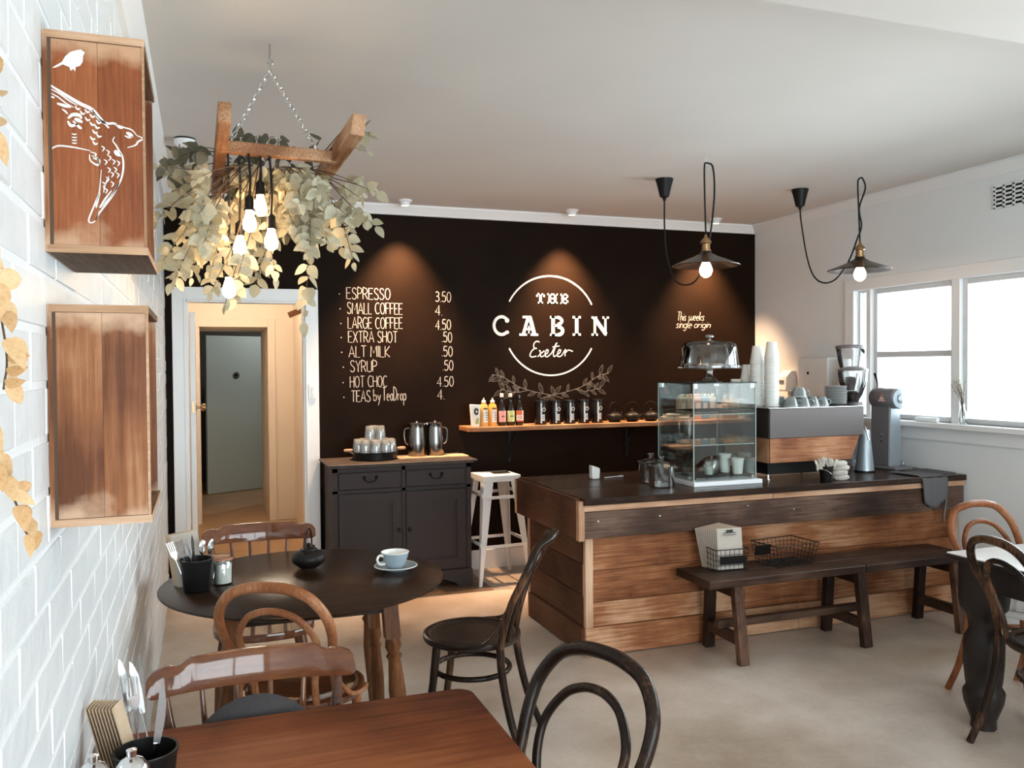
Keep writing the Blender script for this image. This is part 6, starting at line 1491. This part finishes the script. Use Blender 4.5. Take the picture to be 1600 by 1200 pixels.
# leaves
def leaf_mesh(name, mat, L, Wd, fold=.12, pointy=.5):
    n = 6; vs = []; fs = []
    for i in range(n + 1):
        t_ = i / n; w_ = Wd * (math.sin(PI * t_ ** (.75)) ** .8 if 0 < t_ < 1 else 0.02); cz = -.10 * L * t_ * t_
        vs += [(-w_, t_ * L, cz + fold * w_), (0, t_ * L, cz), (w_, t_ * L, cz + fold * w_)]
    for i in range(n): a = 3 * i; fs += [(a, a + 1, a + 4, a + 3), (a + 1, a + 2, a + 5, a + 4)]
    me = bpy.data.meshes.new(name); me.from_pydata(vs, [], fs); me.materials.append(M[mat]); me.polygons.foreach_set('use_smooth', [True] * len(fs)); return me
LM = {'leaf': [leaf_mesh('leaf', 'leaf', 1, .33), leaf_mesh('leaf', 'leaf', 1, .40, .25), leaf_mesh('leaf', 'leaf', 1, .27, .3)], 'leaf_dark': [leaf_mesh('leaf', 'leaf_dark', 1, .36), leaf_mesh('leaf', 'leaf_dark', 1, .42, .2)]}
gd = thing('eucalyptus_garland', 'mass of dried eucalyptus branches spilling over the hanging ladder', 'foliage', (0, 0, 0))
stems = MB(); leaves = []
rnd = random.Random(11)
def branch(p0, p1, kind='leaf', size=.055, step=.030, droop=.10, spread=1.0):
    p0 = Vector(p0); p1 = Vector(p1); mid = p0.lerp(p1, .5) + Vector((rnd.uniform(-.03, .03), rnd.uniform(-.03, .03), droop))
    q = spline([p0, mid, p1], 8); stems.tube(q, [.0025 - .0016 * i / len(q) for i in range(len(q))], 5)
    L = sum((q[i + 1] - q[i]).length for i in range(len(q) - 1)); n = int(L / step); ph = rnd.uniform(0, 6)
    for k in range(n + 1):
        f = k / n; idx = f * (len(q) - 1.001); i = int(idx); P = q[i].lerp(q[i + 1], idx - i); d = (q[i + 1] - q[i]).normalized()
        for s in ((0, PI) if f < .97 else (0,)):
            a = ph + k * 1.75 + s + rnd.uniform(-.3, .3)
            u = d.orthogonal().normalized(); v = d.cross(u); side = u * math.cos(a) + v * math.sin(a)
            dr = (side * spread + d * rnd.uniform(.2, .7) + Vector((0, 0, -.45)) + Vector([rnd.uniform(-.25, .25) for _ in range(3)])).normalized()
            if f >= .97: dr = (d + Vector((0, 0, -.4))).normalized()
            nrm = (Vector((rnd.uniform(-.8, .8), -.8 + rnd.uniform(-.7, .7), rnd.uniform(-.2, .9)))).normalized()
            X = dr.cross(nrm).normalized(); Zv = X.cross(dr).normalized()
            sz = size * rnd.uniform(.62, 1.2) * (1.0 if f < .8 else .85)
            c = P + dr * sz * .5
            # trimmed clear around the timber and the bulbs: under both rails (more toward the open front end), in front of the first rung, around the bulbs
            under = 2.30 - .20 * (3.9 - c.y)
            if c.y < 3.9 and c.z > under and (abs(c.x - .074) < .05 or abs(c.x - .498) < .055): continue
            if c.y < 3.42 and .06 < c.x < .50 and c.z > 2.27: continue
            if c.y < 3.42 and .095 < c.x < .285 and 1.97 < c.z < 2.34: continue
            if c.y < 3.44 and .06 < c.x < .14 and 1.82 < c.z < 1.93: continue
            mat4 = Matrix(((X.x * sz, dr.x * sz, Zv.x * sz, P.x + dr.x * .004), (X.y * sz, dr.y * sz, Zv.y * sz, P.y + dr.y * .004), (X.z * sz, dr.z * sz, Zv.z * sz, P.z + dr.z * .004), (0, 0, 0, 1)))
            leaves.append((mat4, kind, P.y))
HANG = [(-0.125, 3.3, 1.965), (-0.081, 3.2, 1.90), (-0.031, 3.5, 1.93), (0.034, 3.2, 1.85), (0.077, 3.1, 1.80), (0.01, 3.0, 1.99), (-0.046, 3.2, 2.127), (-0.10, 3.5, 2.248), (-0.065, 3.6, 2.12), (0.268, 3.4, 1.93), (0.214, 3.7, 1.93), (0.117, 3.0, 1.89),
        (0.248, 3.8, 2.056), (0.345, 3.0, 2.00), (0.348, 2.95, 1.98), (0.313, 2.9, 2.12), (0.445, 3.2, 2.04), (0.550, 3.3, 1.985), (0.560, 3.6, 2.097), (0.675, 3.5, 2.16), (0.66, 3.4, 2.277), (0.376, 2.95, 2.18), (0.338, 3.6, 2.269), (0.66, 3.9, 2.373), (0.036, 2.97, 2.151), (-0.004, 2.95, 2.078),
        (0.31, 3.9, 2.211), (0.122, 3.9, 2.064), (0.49, 3.0, 2.10), (0.42, 3.45, 2.12), (0.15, 3.7, 1.98), (0.02, 3.55, 2.02), (0.55, 3.15, 2.20), (0.60, 3.75, 2.25), (0.20, 4.05, 2.12), (0.05, 3.30, 2.20), (-.02, 3.8, 2.15), (0.40, 3.25, 2.22), (0.30, 3.15, 2.24), (-.10, 3.42, 1.90), (.12, 3.55, 1.86)]
for tg in HANG:
    x, y, z = tg
    p0 = (min(.46, max(.10, .28 + (x - .28) * .45)) + rnd.uniform(-.03, .03), max(3.42, y * .4 + 3.6 * .6), 2.355)
    branch(p0, tg, 'leaf', .062, .024, .0)
    if rnd.random() < .6: branch(p0, (tg[0] + rnd.uniform(-.06, .06), tg[1] + rnd.uniform(-.05, .25), tg[2] + rnd.uniform(.04, .16)), 'leaf', .055, .026, .0)
branch((.40, 3.25, 2.25), (0.362, 3.28, 1.755), 'leaf', .060, .036, .02)          # the long single trail at the right
TOP = [(0.217, 3.6, 2.51), (0.267, 3.35, 2.45), (0.176, 3.8, 2.51), (0.366, 3.6, 2.47), (0.456, 3.5, 2.49), (0.545, 3.2, 2.50), (0.60, 3.2, 2.455), (0.605, 3.3, 2.41), (-0.049, 3.6, 2.42), (-0.119, 3.4, 2.318), (-0.027, 3.9, 2.505), (-0.086, 3.7, 2.30), (.30, 3.5, 2.48), (.14, 3.5, 2.47), (.10, 3.6, 2.50)]
for tg in TOP:
    branch((min(.45, max(.12, tg[0] * .6 + .12)), tg[1] * .5 + 1.75, 2.40), tg, 'leaf_dark' if tg[0] < .5 else 'leaf', .055, .030, .03, .8)
for k in range(34):      # small dense sprays in the heart of the garland
    p = (rnd.uniform(.08, .45), rnd.uniform(3.45, 4.0), 2.36); branch(p, (p[0] + rnd.uniform(-.12, .12), p[1] + rnd.uniform(-.1, .2), rnd.uniform(2.10, 2.30)), 'leaf_dark' if k % 3 == 0 else 'leaf', .055, .028, 0)
stems.build('stems', 'stem', gd)
leaves.sort(key=lambda e: e[2])
rest = {'leaf': MB(), 'leaf_dark': MB()}
for i, (m4, kind, _) in enumerate(leaves):
    me = rnd.choice(LM[kind])
    if i < 300:
        o = bpy.data.objects.new('leaf', me); COL.objects.link(o); o.parent = gd; o.matrix_local = m4
    else:
        rest[kind].add([m4 @ v.co for v in me.vertices], [tuple(p.vertices) for p in me.polygons])
for k in rest: rest[k].build('far_leaves', k, gd, smooth=True, ang=180)['kind'] = 'stuff'
# brown curled leaf clump and bare twig left of the ladder
m = MB()
tw = thing('bare_twig', 'thin bare twig standing up from the garland toward the smoke alarm', 'twig', (0, 0, 0))
m.tube(spline([(-.03, 3.6, 2.30), (-.06, 3.62, 2.38), (-.072, 3.62, 2.46)], 5), .002, 5).tube(spline([(.05, 3.6, 2.36), (-.06, 3.6, 2.37), (-.12, 3.58, 2.35)], 5), .0018, 5).build('stem', 'stem', tw)
LD = leaf_mesh('leaf', 'leaf_dark', 1, .30)
for p, r_ in (((-.072, 3.62, 2.42), (.6, .2, 1.9)), ((-.03, 3.6, 2.40), (1.2, .3, .2)), ((-.02, 3.6, 2.42), (1.3, 0, -.4)), ((-.10, 3.58, 2.35), (.2, .5, 1.2)), ((-.09, 3.60, 2.34), (-.9, .3, .3)), ((-.12, 3.58, 2.35), (-.9, .3, 1.0))):
    o = bpy.data.objects.new('leaf', LD); COL.objects.link(o); o.parent = tw; o.location = p; o.rotation_euler = r_; o.scale = (.06, .06, .06)

# golden dried leaves at the near left edge, pinned to the brick wall
LG = leaf_mesh('leaf', 'leaf_gold', 1, .22, .35); LG2 = leaf_mesh('leaf', 'leaf_gold', 1, .30, .5)
for bi, (pts, lb) in enumerate((([(-.225, .93, 1.98), (-.212, .95, 1.90), (-.205, .97, 1.80)], 'upper sprig of golden dried leaves at the near end of the white brick wall'),
                ([(-.225, .93, 1.73), (-.208, .96, 1.68), (-.200, .99, 1.60), (-.205, 1.0, 1.56)], 'middle sprig of golden dried leaves on the white brick wall'),
                ([(-.225, .93, 1.56), (-.210, .96, 1.50), (-.196, .99, 1.45), (-.188, 1.02, 1.40)], 'lower sprig of golden dried leaves on the white brick wall'))):
    t = thing('dried_leaf_sprig', lb, 'foliage', (.014, 0, 0))
    q = spline(pts, 6); MB().tube(q, .0012, 5).build('stem', 'stem', t)
    for i in range(1, len(q), 2):
        for s in (0, 1):
            o = bpy.data.objects.new('leaf', rnd.choice((LG, LG2))); COL.objects.link(o); o.parent = t
            d = Vector((rnd.uniform(.10, .45), rnd.uniform(.3, .9) * (1 if s else -.6), rnd.uniform(-.8, .1))).normalized(); nrm = Vector((.6, -.8, rnd.uniform(-.3, .5))).normalized()
            X = d.cross(nrm).normalized(); Zv = X.cross(d); sz = rnd.uniform(.026, .042)
            o.matrix_local = Matrix(((X.x * sz, d.x * sz, Zv.x * sz, q[i].x), (X.y * sz, d.y * sz, Zv.y * sz, q[i].y), (X.z * sz, d.z * sz, Zv.z * sz, q[i].z), (0, 0, 0, 1)))
    nl = None
